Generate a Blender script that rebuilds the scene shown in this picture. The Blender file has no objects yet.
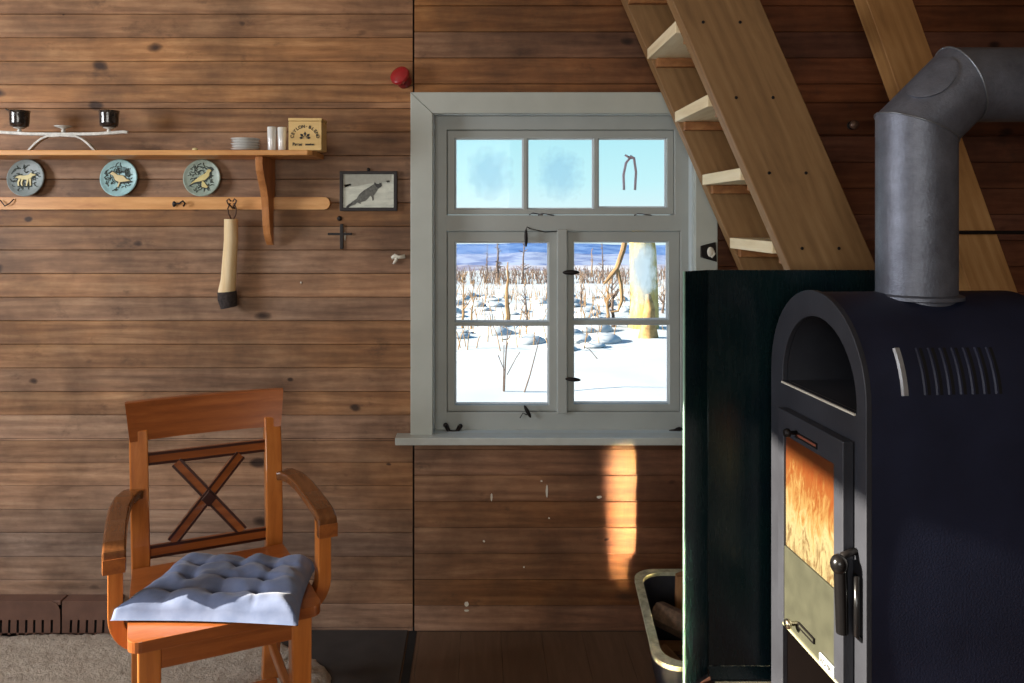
import bpy, math, random
from mathutils import Vector, Matrix, noise
from mathutils.geometry import tessellate_polygon
PI = math.pi
random.seed(7)
SC = bpy.context.scene
COL = SC.collection
F, CX, CY, H = 800.0, 480.0, 215.0, 1.4      # focal length in pixels, vanishing point, eye height
WY = 2.69                                     # face of the far wall

def at(px, py, Y):
    return Vector(((px - CX) * Y / F, Y, H - (py - CY) * Y / F))

# ------------------------------------------------------------------ materials
def srgb(r, g, b):
    f = lambda c: (c / 255) / 12.92 if c / 255 <= 0.04045 else ((c / 255 + 0.055) / 1.055) ** 2.4
    return (f(r), f(g), f(b), 1)

class NT:
    def __init__(s, name):
        s.m = bpy.data.materials.new(name); s.m.use_nodes = True
        s.t = s.m.node_tree; s.t.nodes.clear()
        s.out = s.t.nodes.new('ShaderNodeOutputMaterial')
        s.b = s.t.nodes.new('ShaderNodeBsdfPrincipled')
        s.t.links.new(s.b.outputs[0], s.out.inputs[0])
    def n(s, typ, **kw):
        nd = s.t.nodes.new(typ)
        for k, v in kw.items():
            if k in nd.inputs: nd.inputs[k].default_value = v
            else: setattr(nd, k, v)
        return nd
    def l(s, a, b): s.t.links.new(a, b)
    def ramp(s, fac, stops, interp='LINEAR'):
        r = s.n('ShaderNodeValToRGB'); cr = r.color_ramp; cr.interpolation = interp
        while len(cr.elements) < len(stops): cr.elements.new(0.5)
        for e, (p, c) in zip(cr.elements, stops):
            e.position = p; e.color = c if len(c) == 4 else (*c, 1)
        s.l(fac, r.inputs[0]); return r.outputs[0]
    def mix(s, fac, a, b, blend='MIX'):
        m = s.n('ShaderNodeMix', data_type='RGBA', blend_type=blend)
        for v, i in ((fac, 0), (a, 6), (b, 7)):
            if hasattr(v, 'is_output'): s.l(v, m.inputs[i])
            else: m.inputs[i].default_value = v
        return m.outputs[2]
    def math(s, op, a, b=0.0):
        m = s.n('ShaderNodeMath', operation=op)
        for v, i in ((a, 0), (b, 1)):
            if hasattr(v, 'is_output'): s.l(v, m.inputs[i])
            else: m.inputs[i].default_value = v
        return m.outputs[0]
    def coord(s, scale=(1, 1, 1), rot=(0, 0, 0)):
        tc = s.n('ShaderNodeTexCoord'); mp = s.n('ShaderNodeMapping')
        s.l(tc.outputs['Object'], mp.inputs[0])
        mp.inputs['Scale'].default_value = scale; mp.inputs['Rotation'].default_value = rot
        return mp.outputs[0]
    def noise(s, vec, scale, detail=4, rough=0.55, dist=0.0):
        nd = s.n('ShaderNodeTexNoise', Scale=scale, Detail=detail, Roughness=rough, Distortion=dist)
        s.l(vec, nd.inputs['Vector']); return nd.outputs[0]
    def bump(s, h, strength=0.3, dist=0.002):
        b = s.n('ShaderNodeBump', Strength=strength, Distance=dist)
        s.l(h, b.inputs['Height']); s.l(b.outputs[0], s.b.inputs['Normal'])
    def base(s, c):
        if hasattr(c, 'is_output'): s.l(c, s.b.inputs['Base Color'])
        else: s.b.inputs['Base Color'].default_value = c

def plain(name, col, rough=0.5, metal=0.0, var=0.12, scale=30, bump=0.0, spec=0.5, coat=0.0):
    t = NT(name); v = t.coord()
    nz = t.noise(v, scale)
    c0 = tuple(x * (1 - var) for x in col[:3]) + (1,); c1 = tuple(min(1, x * (1 + var)) for x in col[:3]) + (1,)
    t.base(t.ramp(nz, [(0.3, c0), (0.7, c1)]))
    t.b.inputs['Roughness'].default_value = rough; t.b.inputs['Metallic'].default_value = metal
    t.b.inputs['Specular IOR Level'].default_value = spec
    t.b.inputs['Coat Weight'].default_value = coat
    if bump: t.bump(nz, bump, 0.002)
    return t.m

def wood(name, dark, mid, light, axis=0, rough=0.5, knots=0.0, fine=1.0, coat=0.0, kn_col=None, rand=False, bump=0.15, spec=0.4):
    """procedural timber, grain along local axis"""
    t = NT(name)
    st = [12.0, 12.0, 12.0]; st[axis] = 1.3
    tc = t.n('ShaderNodeTexCoord'); mp = t.n('ShaderNodeMapping'); t.l(tc.outputs['Object'], mp.inputs[0])
    mp.inputs['Scale'].default_value = st
    vec = mp.outputs[0]
    if rand:
        at_ = t.n('ShaderNodeAttribute', attribute_name='board')
        ad = t.n('ShaderNodeVectorMath', operation='ADD'); sc = t.n('ShaderNodeVectorMath', operation='SCALE')
        t.l(at_.outputs['Color'], sc.inputs[0]); sc.inputs['Scale'].default_value = 37.0
        t.l(vec, ad.inputs[0]); t.l(sc.outputs[0], ad.inputs[1]); vec = ad.outputs[0]
    g1 = t.noise(vec, 1.6 * fine, 5, 0.6, 1.2)
    g2 = t.noise(vec, 7 * fine, 6, 0.7, 0.4)
    wv = t.n('ShaderNodeTexWave', Scale=0.9 * fine, Distortion=7.0, Detail=3.0)
    wv.bands_direction = 'Z' if axis != 2 else 'X'; wv.inputs['Detail Scale'].default_value = 0.8
    t.l(vec, wv.inputs['Vector'])
    f = t.math('ADD', t.math('MULTIPLY', g1, 0.62), t.math('MULTIPLY', g2, 0.30))
    f = t.math('ADD', f, t.math('MULTIPLY', wv.outputs[1], 0.08))
    c = t.ramp(f, [(0.30, dark), (0.5, mid), (0.70, light)])
    if rand:
        sep = t.n('ShaderNodeSeparateColor'); t.l(at_.outputs['Color'], sep.inputs[0])
        hsv = t.n('ShaderNodeHueSaturation'); t.l(c, hsv.inputs['Color'])
        t.l(t.math('ADD', t.math('MULTIPLY', sep.outputs[0], 0.30), 0.85), hsv.inputs['Value'])
        t.l(t.math('ADD', t.math('MULTIPLY', sep.outputs[1], 0.25), 0.86), hsv.inputs['Saturation'])
        c = hsv.outputs[0]
    if knots:
        mk = t.n('ShaderNodeMapping'); t.l(tc.outputs['Object'], mk.inputs[0])
        sk = [1.0, 1.0, 1.0]; sk[axis] = 0.62
        mk.inputs['Scale'].default_value = sk
        kv = mk.outputs[0]
        nz = t.n('ShaderNodeTexNoise', Scale=30.0, Detail=2.0); t.l(kv, nz.inputs['Vector'])
        ad2 = t.n('ShaderNodeVectorMath', operation='MULTIPLY_ADD'); t.l(nz.outputs[1], ad2.inputs[0])
        ad2.inputs[1].default_value = (0.014, 0.0, 0.014); t.l(kv, ad2.inputs[2])
        flat = t.n('ShaderNodeVectorMath', operation='MULTIPLY'); t.l(ad2.outputs[0], flat.inputs[0])
        flat.inputs[1].default_value = (1, 0, 1) if axis != 1 else (1, 1, 0)
        vo = t.n('ShaderNodeTexVoronoi', Scale=9.0, Randomness=1.0); t.l(flat.outputs[0], vo.inputs['Vector'])
        sc2 = t.n('ShaderNodeSeparateColor'); t.l(vo.outputs['Color'], sc2.inputs[0])
        rad = t.math('MULTIPLY', t.math('POWER', sc2.outputs[0], 1.3), knots)
        d = t.math('DIVIDE', vo.outputs['Distance'], t.math('ADD', rad, 0.0001))
        k = t.ramp(d, [(0.55, (.92, .92, .92)), (0.75, (0.6, 0.6, 0.6)), (1.0, (0, 0, 0))])
        c = t.mix(k, c, kn_col or (dark[0] * .25, dark[1] * .22, dark[2] * .25, 1))
    if rand:   # broad weathering, patches greyer low on the wall
        pos = t.n('ShaderNodeSeparateXYZ'); t.l(tc.outputs['Object'], pos.inputs[0])
        pn = t.noise(tc.outputs['Object'], 1.3, 4, 0.6)
        low = t.math('SUBTRACT', 1.0, t.math('DIVIDE', pos.outputs[2], 1.5))
        lowl = t.math('MULTIPLY', t.math('MULTIPLY', t.n('ShaderNodeClamp').outputs[0], 0.0), 0.0)
        cl = t.n('ShaderNodeClamp'); t.l(t.math('ADD', low, t.math('MULTIPLY', t.math('SUBTRACT', pn, 0.5), 1.2)), cl.inputs[0])
        lx = t.n('ShaderNodeClamp'); t.l(t.math('SUBTRACT', 0.2, pos.outputs[0]), lx.inputs[0])
        wf = t.math('MULTIPLY', t.math('MULTIPLY', cl.outputs[0], lx.outputs[0]), 0.75)
        hs = t.n('ShaderNodeHueSaturation', Saturation=0.5, Value=0.95); t.l(c, hs.inputs['Color'])
        c = t.mix(wf, c, hs.outputs[0])
        fl = t.noise(tc.outputs['Object'], 3.5, 5, 0.65)
        c = t.mix(t.ramp(fl, [(0.35, (1, 1, 1)), (0.62, (0, 0, 0))]), c, t.mix(0.55, c, (0.05, 0.028, 0.018, 1)))
        # from the window rightwards boards are redder, and painted darker for shade
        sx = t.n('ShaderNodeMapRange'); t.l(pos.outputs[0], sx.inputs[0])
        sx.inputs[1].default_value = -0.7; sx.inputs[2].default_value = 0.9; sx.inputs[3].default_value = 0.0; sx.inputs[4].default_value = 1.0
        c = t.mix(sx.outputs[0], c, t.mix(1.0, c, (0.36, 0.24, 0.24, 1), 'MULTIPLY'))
    if rand:
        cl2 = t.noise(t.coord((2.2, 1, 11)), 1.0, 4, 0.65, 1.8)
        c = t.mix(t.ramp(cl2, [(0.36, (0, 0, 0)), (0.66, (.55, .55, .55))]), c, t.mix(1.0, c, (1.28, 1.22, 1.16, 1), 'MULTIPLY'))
        bl = t.noise(t.coord((5, 1, 9)), 1.4, 5, 0.7)
        c = t.mix(t.ramp(bl, [(0.60, (0, 0, 0)), (0.76, (.6, .6, .6))]), c, (0.03, 0.019, 0.014, 1))
    t.base(c)
    t.b.inputs['Roughness'].default_value = rough
    t.b.inputs['Coat Weight'].default_value = coat
    t.b.inputs['Specular IOR Level'].default_value = spec
    if bump: t.bump(g2, bump, 0.002)
    return t.m

W = {}
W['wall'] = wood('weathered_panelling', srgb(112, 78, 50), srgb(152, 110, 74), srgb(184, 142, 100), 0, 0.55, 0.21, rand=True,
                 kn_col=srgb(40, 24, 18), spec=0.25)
W['shelf'] = wood('shelf_pine', srgb(176, 116, 62), srgb(205, 147, 85), srgb(226, 172, 110), 0, 0.45, 0.05)
W['bracket'] = wood('bracket_pine', srgb(150, 92, 50), srgb(182, 120, 68), srgb(206, 146, 92), 2, 0.45)
W['chairx'] = wood('orange_beech_cross', srgb(124, 66, 32), srgb(152, 84, 40), srgb(176, 104, 54), 0, 0.28, coat=0.4, fine=1.0)
W['chairz'] = wood('orange_beech_upright', srgb(160, 90, 38), srgb(188, 110, 48), srgb(204, 128, 62), 2, 0.28, coat=0.4, fine=1.0)
W['chairy'] = wood('orange_beech_arm', srgb(120, 66, 30), srgb(152, 88, 42), srgb(178, 106, 52), 1, 0.3, coat=0.4, fine=1.0)
W['chaira'] = wood('dark_shaded_armrest', srgb(82, 48, 26), srgb(108, 66, 36), srgb(132, 84, 48), 1, 0.22, coat=0.5, fine=1.0)  # shade on the arm tops is put into this darker colour
W['inlay'] = plain('dark_stained_groove', srgb(62, 28, 16), 0.35)
W['stringer'] = wood('ladder_pine', srgb(112, 82, 50), srgb(136, 102, 64), srgb(152, 118, 78), 2, 0.6, 0.06, kn_col=srgb(96, 60, 36))
W['tread'] = wood('raw_pine_tread', srgb(214, 192, 150), srgb(232, 214, 176), srgb(242, 228, 196), 1, 0.65)
W['cleat'] = wood('brown_cleat', srgb(120, 78, 44), srgb(150, 100, 58), srgb(176, 124, 76), 1, 0.6)
W['beam'] = wood('pine_beam', srgb(140, 98, 56), srgb(168, 122, 72), srgb(186, 142, 92), 2, 0.6, 0.03)
W['floor'] = wood('brown_floor_boards', srgb(84, 64, 50), srgb(98, 76, 60), srgb(114, 90, 72), 1, 0.55, fine=0.8)
W['log'] = wood('birch_shaft', srgb(196, 160, 110), srgb(222, 196, 150), srgb(240, 224, 190), 2, 0.6)
W['fire'] = wood('split_firewood', srgb(110, 76, 48), srgb(150, 108, 70), srgb(184, 138, 92), 0, 0.8)
W['bark'] = plain('firewood_bark', srgb(92, 70, 52), 0.9, scale=60, bump=0.6, var=0.5)
W['box'] = wood('thin_plywood_box', srgb(196, 160, 98), srgb(214, 180, 118), srgb(228, 198, 138), 0, 0.55, fine=0.7)
W['paint'] = plain('grey_white_paint', srgb(172, 176, 168), 0.45, var=0.05, scale=9)
W['paint2'] = plain('grey_sash_paint', srgb(158, 162, 158), 0.45, var=0.05, scale=9)
W['putty'] = plain('pale_putty', srgb(205, 212, 218), 0.5, var=0.04)
W['iron'] = plain('black_wrought_iron', srgb(34, 30, 30), 0.45, 0.6)
W['whitemetal'] = plain('white_painted_iron', srgb(196, 194, 186), 0.5, var=0.25, scale=60, bump=0.3)
W['china'] = plain('white_china', srgb(214, 214, 210), 0.2, var=0.04, coat=0.5)
W['blackcup'] = plain('smoked_dark_cup', srgb(44, 40, 38), 0.18, var=0.8, scale=70, coat=0.6, bump=0.5)
W['ink'] = plain('black_ink', srgb(36, 30, 24), 0.7)
W['red'] = plain('red_glaze', srgb(150, 26, 34), 0.25, coat=0.6)
W['mat'] = plain('dark_grey_mat', srgb(52, 48, 46), 0.75, var=0.2, scale=14)
W['black'] = plain('black_gap', srgb(14, 12, 12), 0.9)
W['heater'] = plain('brown_heater_enamel', srgb(104, 76, 64), 0.5, var=0.2, scale=14)
W['flake'] = plain('white_paint_chip', srgb(205, 200, 186), 0.7)
W['snow'] = plain('fresh_snow', (0.38, 0.42, 0.46, 1), 0.8, var=0.04, scale=1.5)
W['stem'] = plain('dry_stem', srgb(124, 98, 68), 0.9, var=0.3, scale=4)
W['stemd'] = plain('dark_twig', srgb(86, 72, 66), 0.9, var=0.3, scale=4)
W['tag'] = plain('silver_name_plate', srgb(206, 212, 214), 0.3, var=0.03)
W['silver'] = plain('worn_steel', srgb(190, 182, 160), 0.25, 1.0)

def stove_mat():
    t = NT('black_stove_steel'); v = t.coord()
    n1 = t.noise(v, 220, 3); n2 = t.noise(v, 5, 4)
    t.base(t.ramp(n2, [(0.3, srgb(26, 31, 52)), (0.75, srgb(40, 46, 72))]))
    t.b.inputs['Roughness'].default_value = 0.5; t.b.inputs['Metallic'].default_value = 0.25
    t.bump(n1, 0.35, 0.001); return t.m
W['stove'] = stove_mat()
def door_mat():
    t = NT('grey_cast_frame'); v = t.coord()
    n1 = t.noise(v, 180, 3); n2 = t.noise(v, 7, 4)
    t.base(t.ramp(n2, [(0.3, srgb(44, 45, 52)), (0.75, srgb(58, 60, 68))]))
    t.b.inputs['Roughness'].default_value = 0.5; t.b.inputs['Metallic'].default_value = 0.2
    t.bump(n1, 0.3, 0.001); return t.m
W['frontplate'] = door_mat()
def pipe_mat():
    t = NT('grey_flue_enamel'); v = t.coord()
    n1 = t.noise(v, 150, 4, 0.7); n2 = t.noise(v, 12, 5, 0.7)
    t.base(t.ramp(n2, [(0.3, srgb(88, 91, 102)), (0.7, srgb(122, 126, 138))]))
    t.b.inputs['Roughness'].default_value = 0.42; t.b.inputs['Metallic'].default_value = 0.5
    t.bump(n1, 0.6, 0.002); return t.m
W['pipe'] = pipe_mat()
def amber_mat():   # heat-tarnished stove glass with ash marks
    t = NT('tarnished_amber_glass'); tc = t.n('ShaderNodeTexCoord')
    sp = t.n('ShaderNodeSeparateXYZ'); t.l(tc.outputs['Object'], sp.inputs[0])
    v = t.coord((1, 26, 9)); ns = t.noise(v, 1.6, 7, 0.75, 1.5)
    ns2 = t.noise(t.coord((1, 6, 4)), 1.2, 3)
    hz = t.n('ShaderNodeMapRange'); t.l(sp.outputs[2], hz.inputs[0])
    for i, x in ((1, 0.44), (2, 0.645), (3, 0.78), (4, 0.0)): hz.inputs[i].default_value = x
    f = t.math('ADD', t.math('MULTIPLY', t.math('SUBTRACT', ns, 0.5), 1.25), t.math('ADD', hz.outputs[0], t.math('MULTIPLY', t.math('SUBTRACT', ns2, 0.5), 0.6)))
    c = t.ramp(f, [(0.05, srgb(92, 42, 14)), (0.32, srgb(96, 54, 22)), (0.5, srgb(112, 88, 50)), (0.7, srgb(124, 114, 84)), (0.86, srgb(78, 58, 34)), (1.0, srgb(120, 108, 76))])
    t.base(c); t.b.inputs['Roughness'].default_value = 0.35; t.b.inputs['Coat Weight'].default_value = 0.8
    return t.m
W['amber'] = amber_mat()
W['handle'] = plain('black_bakelite', srgb(17, 16, 17), 0.22, var=.1)
W['ashplate'] = plain('ash_dulled_steel', srgb(62, 62, 50), 0.45, 0.1, var=0.18, scale=26)
def green_mat():
    t = NT('dark_green_enamel'); v = t.coord(); n2 = t.noise(v, 6, 4); sc = t.noise(t.coord((1, 1, .15)), 90, 2)
    t.base(t.ramp(n2, [(0.3, srgb(8, 22, 30)), (0.7, srgb(9, 32, 33))]))
    t.l(t.ramp(sc, [(0.3, (.22, .22, .22)), (0.8, (.34, .34, .34))]), t.b.inputs['Roughness'])
    t.b.inputs['Specular IOR Level'].default_value = 0.35
    return t.m
W['green'] = green_mat()
W['tub'] = plain('dark_plastic_tub', srgb(40, 42, 50), 0.45, var=0.15)
W['tubrim'] = plain('speckled_pale_rim', srgb(168, 166, 140), 0.6, var=0.4, scale=50)  # pale rim colour with random speckles
W['hearth'] = plain('brown_hearth_slab', srgb(66, 40, 30), 0.5, var=0.3, scale=9)
def cushion_mat():
    t = NT('blue_grey_cotton'); v = t.coord(); n = t.noise(v, 420, 2); n2 = t.noise(v, 25, 3)
    t.base(t.ramp(n2, [(0.3, srgb(88, 102, 136)), (0.7, srgb(108, 120, 152))]))
    t.b.inputs['Roughness'].default_value = 0.9; t.b.inputs['Sheen Weight'].default_value = 0.3
    t.bump(n, 0.3, 0.001); return t.m
W['cushion'] = cushion_mat()
def rug_mat():
    t = NT('taupe_shag'); v = t.coord(); n = t.noise(v, 90, 5, 0.7); n2 = t.noise(v, 6, 3)
    t.base(t.mix(n2, t.ramp(n, [(0.3, srgb(150, 138, 124)), (0.7, srgb(212, 200, 184))]), srgb(186, 174, 158)))
    t.b.inputs['Roughness'].default_value = 1.0; t.bump(n, 1.0, 0.01); return t.m
W['rug'] = rug_mat()
def glass_mat(name, frost=0):
    t = NT(name); t.t.nodes.remove(t.b)
    tr = t.n('ShaderNodeBsdfTransparent'); gl = t.n('ShaderNodeBsdfGlossy', Roughness=0.02)
    mx = t.n('ShaderNodeMixShader'); mx.inputs[0].default_value = 0.006
    t.l(tr.outputs[0], mx.inputs[1]); t.l(gl.outputs[0], mx.inputs[2]); last = mx.outputs[0]
    if frost:
        tc = t.n('ShaderNodeTexCoord'); mp = t.n('ShaderNodeMapping', vector_type='POINT')
        t.l(tc.outputs['Object'], mp.inputs[0])
        if frost == 1: mp.inputs['Scale'].default_value = (11, 0, 10)
        else: mp.inputs['Scale'].default_value = (17, 0, 7.5); mp.inputs['Location'].default_value = (-1.3, 0, -.25)
        nz = t.n('ShaderNodeTexNoise', Scale=3.0, Detail=4.0); t.l(mp.outputs[0], nz.inputs['Vector'])
        ln = t.n('ShaderNodeVectorMath', operation='LENGTH'); t.l(mp.outputs[0], ln.inputs[0])
        d = t.math('ADD', ln.outputs['Value'], t.math('MULTIPLY', t.math('SUBTRACT', nz.outputs[0], .5), .8))
        fac = t.ramp(d, [(0.35, (.2,) * 3 if frost == 1 else (.75,) * 3), (1.15 if frost == 1 else .9, (0, 0, 0))])
        df = t.n('ShaderNodeBsdfTranslucent', Color=srgb(140, 190, 226) if frost == 1 else (1, 1, 1, 1))
        m2 = t.n('ShaderNodeMixShader'); t.l(fac, m2.inputs[0]); t.l(last, m2.inputs[1]); t.l(df.outputs[0], m2.inputs[2]); last = m2.outputs[0]
    t.l(last, t.out.inputs[0]); return t.m
W['glass'] = glass_mat('clear_pane'); W['frost'] = glass_mat('misted_pane', 1); W['frost2'] = glass_mat('snow_smeared_pane', 2)
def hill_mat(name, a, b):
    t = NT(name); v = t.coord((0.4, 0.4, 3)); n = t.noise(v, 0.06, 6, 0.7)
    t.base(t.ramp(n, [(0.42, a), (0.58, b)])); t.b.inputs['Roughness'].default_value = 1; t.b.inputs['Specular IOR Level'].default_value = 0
    return t.m

# ------------------------------------------------------------------ mesh builder
class MB:
    def __init__(s): s.v = []; s.f = []; s.tag = []; s.cur = 0
    def add(s, vs, fs, M=None):
        o = len(s.v)
        for p in vs:
            p = Vector(p); s.v.append(M @ p if M else p)
        for f in fs: s.f.append([i + o for i in f]); s.tag.append(s.cur)
        return s
    def box(s, x0, x1, y0, y1, z0, z1, M=None):
        vs = [(x, y, z) for x in (x0, x1) for y in (y0, y1) for z in (z0, z1)]
        return s.add(vs, [(0, 1, 3, 2), (4, 6, 7, 5), (0, 4, 5, 1), (2, 3, 7, 6), (0, 2, 6, 4), (1, 5, 7, 3)], M)
    def plate(s, outer, d0, d1, plane='xz', holes=(), M=None):
        """2-D outline with holes, given depth along the remaining axis"""
        mp = {'xz': lambda a, b, d: (a, d, b), 'yz': lambda a, b, d: (d, a, b), 'xy': lambda a, b, d: (a, b, d)}[plane]
        loops = [list(outer)] + [list(h) for h in holes]
        tris = tessellate_polygon([[Vector((a, b, 0)) for a, b in lp] for lp in loops])
        flat = [p for lp in loops for p in lp]; n = len(flat)
        vs = [mp(a, b, d0) for a, b in flat] + [mp(a, b, d1) for a, b in flat]
        fs = [tuple(t) for t in tris] + [tuple(i + n for i in reversed(t)) for t in tris]
        o = 0
        for lp in loops:
            k = len(lp)
            for i in range(k):
                j = (i + 1) % k; fs.append((o + i, o + j, o + j + n, o + i + n))
            o += k
        return s.add(vs, fs, M)
    def sweep(s, path, w, h, side=None, M=None, ws=None):
        """rectangular section; w across 'side', h across the other direction"""
        path = [Vector(p) for p in path]; n = len(path); vs = []
        for i, p in enumerate(path):
            t = (path[min(i + 1, n - 1)] - path[max(i - 1, 0)]).normalized()
            sd = Vector(side).normalized() if side else t.cross(Vector((0, 0, 1))).normalized()
            nn = t.cross(sd).normalized(); k = ws[i] if ws else 1
            for a, b in ((-1, -1), (1, -1), (1, 1), (-1, 1)):
                vs.append(p + sd * a * w * k / 2 + nn * b * h / 2)
        fs = [(0, 1, 2, 3), tuple(4 * (n - 1) + i for i in (3, 2, 1, 0))]
        for i in range(n - 1):
            for j in range(4):
                a = 4 * i + j; b = 4 * i + (j + 1) % 4; fs.append((a, a + 4, b + 4, b))
        return s.add(vs, fs, M)
    def tube(s, path, r, n=8, M=None):
        path = [Vector(p) for p in path]; m = len(path); vs = []
        up = Vector((0.13, 0.97, 0.21)).normalized()
        for i, p in enumerate(path):
            t = (path[min(i + 1, m - 1)] - path[max(i - 1, 0)]).normalized()
            a = t.cross(up)
            if a.length < 1e-3: a = t.cross(Vector((1, 0, 0)))
            a.normalize(); b = t.cross(a); rr = r[i] if isinstance(r, (list, tuple)) else r
            for k in range(n):
                q = 2 * PI * k / n; vs.append(p + (a * math.cos(q) + b * math.sin(q)) * rr)
        fs = [tuple(range(n))[::-1], tuple((m - 1) * n + k for k in range(n))]
        for i in range(m - 1):
            for k in range(n):
                a = i * n + k; b = i * n + (k + 1) % n; fs.append((a, b, b + n, a + n))
        return s.add(vs, fs, M)
    def lathe(s, prof, n=32, M=None):
        vs = []; m = len(prof)
        for r, z in prof:
            for k in range(n):
                q = 2 * PI * k / n; vs.append((r * math.cos(q), r * math.sin(q), z))
        fs = [tuple(range(n))[::-1], tuple((m - 1) * n + k for k in range(n))]
        for i in range(m - 1):
            for k in range(n):
                a = i * n + k; b = i * n + (k + 1) % n; fs.append((a, b, b + n, a + n))
        return s.add(vs, fs, M)
    def ball(s, c, r, M=None, n=16, m=10):
        c = Vector(c); r = Vector(r) if hasattr(r, '__len__') else Vector((r, r, r))
        vs = [c + Vector((0, 0, -r.z))]; fs = []
        for i in range(1, m):
            a = -PI / 2 + PI * i / m
            for k in range(n):
                q = 2 * PI * k / n; vs.append(c + Vector((r.x * math.cos(a) * math.cos(q), r.y * math.cos(a) * math.sin(q), r.z * math.sin(a))))
        vs.append(c + Vector((0, 0, r.z))); last = len(vs) - 1
        for k in range(n):
            fs.append((0, 1 + (k + 1) % n, 1 + k)); fs.append((last, last - n + k, last - n + (k + 1) % n))
        for i in range(m - 2):
            for k in range(n):
                a = 1 + i * n + k; b = 1 + i * n + (k + 1) % n; fs.append((a, b, b + n, a + n))
        return s.add(vs, fs, M)
    def build(s, name, mat, parent=None, world=True, smooth=False, bevel=0, seg=2, sub=0, attr=False):
        sh = parent.matrix_basis.translation if (parent and world) else Vector((0, 0, 0))
        p = parent
        while p is not None and world and p.parent is not None: p = p.parent; sh = sh + p.matrix_basis.translation
        me = bpy.data.meshes.new(name); me.from_pydata([tuple(v - sh) for v in s.v], [], s.f)
        me.update()
        import bmesh
        bm = bmesh.new(); bm.from_mesh(me); bmesh.ops.recalc_face_normals(bm, faces=bm.faces); bm.to_mesh(me); bm.free()
        if attr:
            a = me.color_attributes.new('board', 'FLOAT_COLOR', 'CORNER'); cs = {}
            for pl, tg in zip(me.polygons, s.tag):
                if tg not in cs: cs[tg] = (random.random(), random.random(), random.random(), 1)
                for li in pl.loop_indices: a.data[li].color = cs[tg]
        ob = bpy.data.objects.new(name, me); COL.objects.link(ob)
        if mat: me.materials.append(mat)
        if smooth:
            for pl in me.polygons: pl.use_smooth = True
            e = ob.modifiers.new('split', 'EDGE_SPLIT') if smooth == 'e' else None
            if e: e.split_angle = math.radians(35)
        if bevel:
            b = ob.modifiers.new('bevel', 'BEVEL'); b.width = bevel; b.segments = seg; b.limit_method = 'ANGLE'; b.angle_limit = math.radians(35)
        if sub:
            q = ob.modifiers.new('sub', 'SUBSURF'); q.levels = sub; q.render_levels = sub
        if parent: ob.parent = parent
        return ob

def tag(o, label=None, cat=None, group=None, kind=None):
    if label: o['label'] = label
    if cat: o['category'] = cat
    if group: o['group'] = group
    if kind: o['kind'] = kind
    return o
def thing(name, label, cat, loc=(0, 0, 0), rotz=0, group=None, kind=None):
    o = bpy.data.objects.new(name, None); COL.objects.link(o); o.empty_display_size = 0.05
    o.location = loc; o.rotation_euler = (0, 0, rotz)
    return tag(o, label, cat, group, kind)
def part(name, parent):
    o = bpy.data.objects.new(name, None); COL.objects.link(o); o.parent = parent; o.empty_display_size = 0.03
    return o
def struct(o): o['kind'] = 'structure'; return o
def copy_tree(o, parent=None):
    c = o.copy(); COL.objects.link(c)
    if parent: c.parent = parent
    for ch in [x for x in COL.objects if x.parent == o]: copy_tree(ch, c)
    return c
def arc(cx, cz, r, a0, a1, n, rz=None):
    return [(cx + r * math.cos(a0 + (a1 - a0) * i / n), cz + (rz or r) * math.sin(a0 + (a1 - a0) * i / n)) for i in range(n + 1)]
def letters(text, size, M, mb, weight=0.0):
    """adds flat extruded lettering to mb"""
    cu = bpy.data.curves.new('t', 'FONT'); cu.body = text; cu.size = size; cu.align_x = 'CENTER'; cu.extrude = 0.0004; cu.offset = weight
    ob = bpy.data.objects.new('t', cu); COL.objects.link(ob)
    dg = bpy.context.evaluated_depsgraph_get(); me = ob.evaluated_get(dg).to_mesh()
    mb.add([v.co.copy() for v in me.vertices], [tuple(p.vertices) for p in me.polygons], M)
    ob.evaluated_get(dg).to_mesh_clear(); bpy.data.objects.remove(ob); bpy.data.curves.remove(cu)

XL, XR, YF, ZC = -2.9, 2.3, -1.9, 2.75
# ------------------------------------------------------------------ room shell
mb = MB()
SEAM = (413.5 - CX) / 297.4
hx0, hx1, hz0, hz1 = (424 - CX) / 297.4, (704 - CX) / 297.4, H - (441 - CY) / 297.4, H + (CY - 102) / 297.4
def boards(x0, x1, first_px, pitch_px, mb, hole=None):
    k = -30
    while True:
        yt = first_px + pitch_px * k; k += 1
        zt = H - (yt - CY) / 297.4; zb = zt - pitch_px / 297.4
        if zt < 0: break
        if zb > ZC: continue
        zb2 = max(zb, 0); zt2 = min(zt, ZC)
        if zt2 - zb2 < 0.012: continue
        rng = [(x0, x1)]
        if hole and zb2 < hole[3] and zt2 > hole[2]: 
            rng = [(x0, min(x1, hole[0])), (max(x0, hole[1]), x1)]
            if zt2 > hole[3] + 0.004:
                mb.cur += 1; mb.box(x0, x1, WY, WY + .022, hole[3], zt2 - .0015)
                zt2 = hole[3]
            if zb2 < hole[2] - 0.004:
                mb.cur += 1; mb.box(x0, x1, WY, WY + .022, zb2 + .0015, hole[2])
                zb2 = hole[2]
        for a, b in rng:
            if b - a < 0.01: continue
            # random butt joints hide nothing: boards run through
            mb.cur += 1
            ch = 0.0018; off = random.uniform(0, .0014)
            prof = [(WY + off + ch, zb2 + .0006), (WY + off, zb2 + .0006 + ch), (WY + off, zt2 - .0006 - ch), (WY + off + ch, zt2 - .0006), (WY + .026, zt2 - .0006), (WY + .026, zb2 + .0006)]
            vs = [(a, y, z) for y, z in prof] + [(b, y, z) for y, z in prof]
            n = 6; fs = [tuple(range(n)), tuple(range(2 * n - 1, n - 1, -1))] + [(i, (i + 1) % n, (i + 1) % n + n, i + n) for i in range(n)]
            mb.add(vs, fs)
hole = (hx0, hx1, hz0, hz1)
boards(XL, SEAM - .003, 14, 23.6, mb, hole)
boards(SEAM + .003, XR, 632, 26.1, mb, hole)
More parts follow.
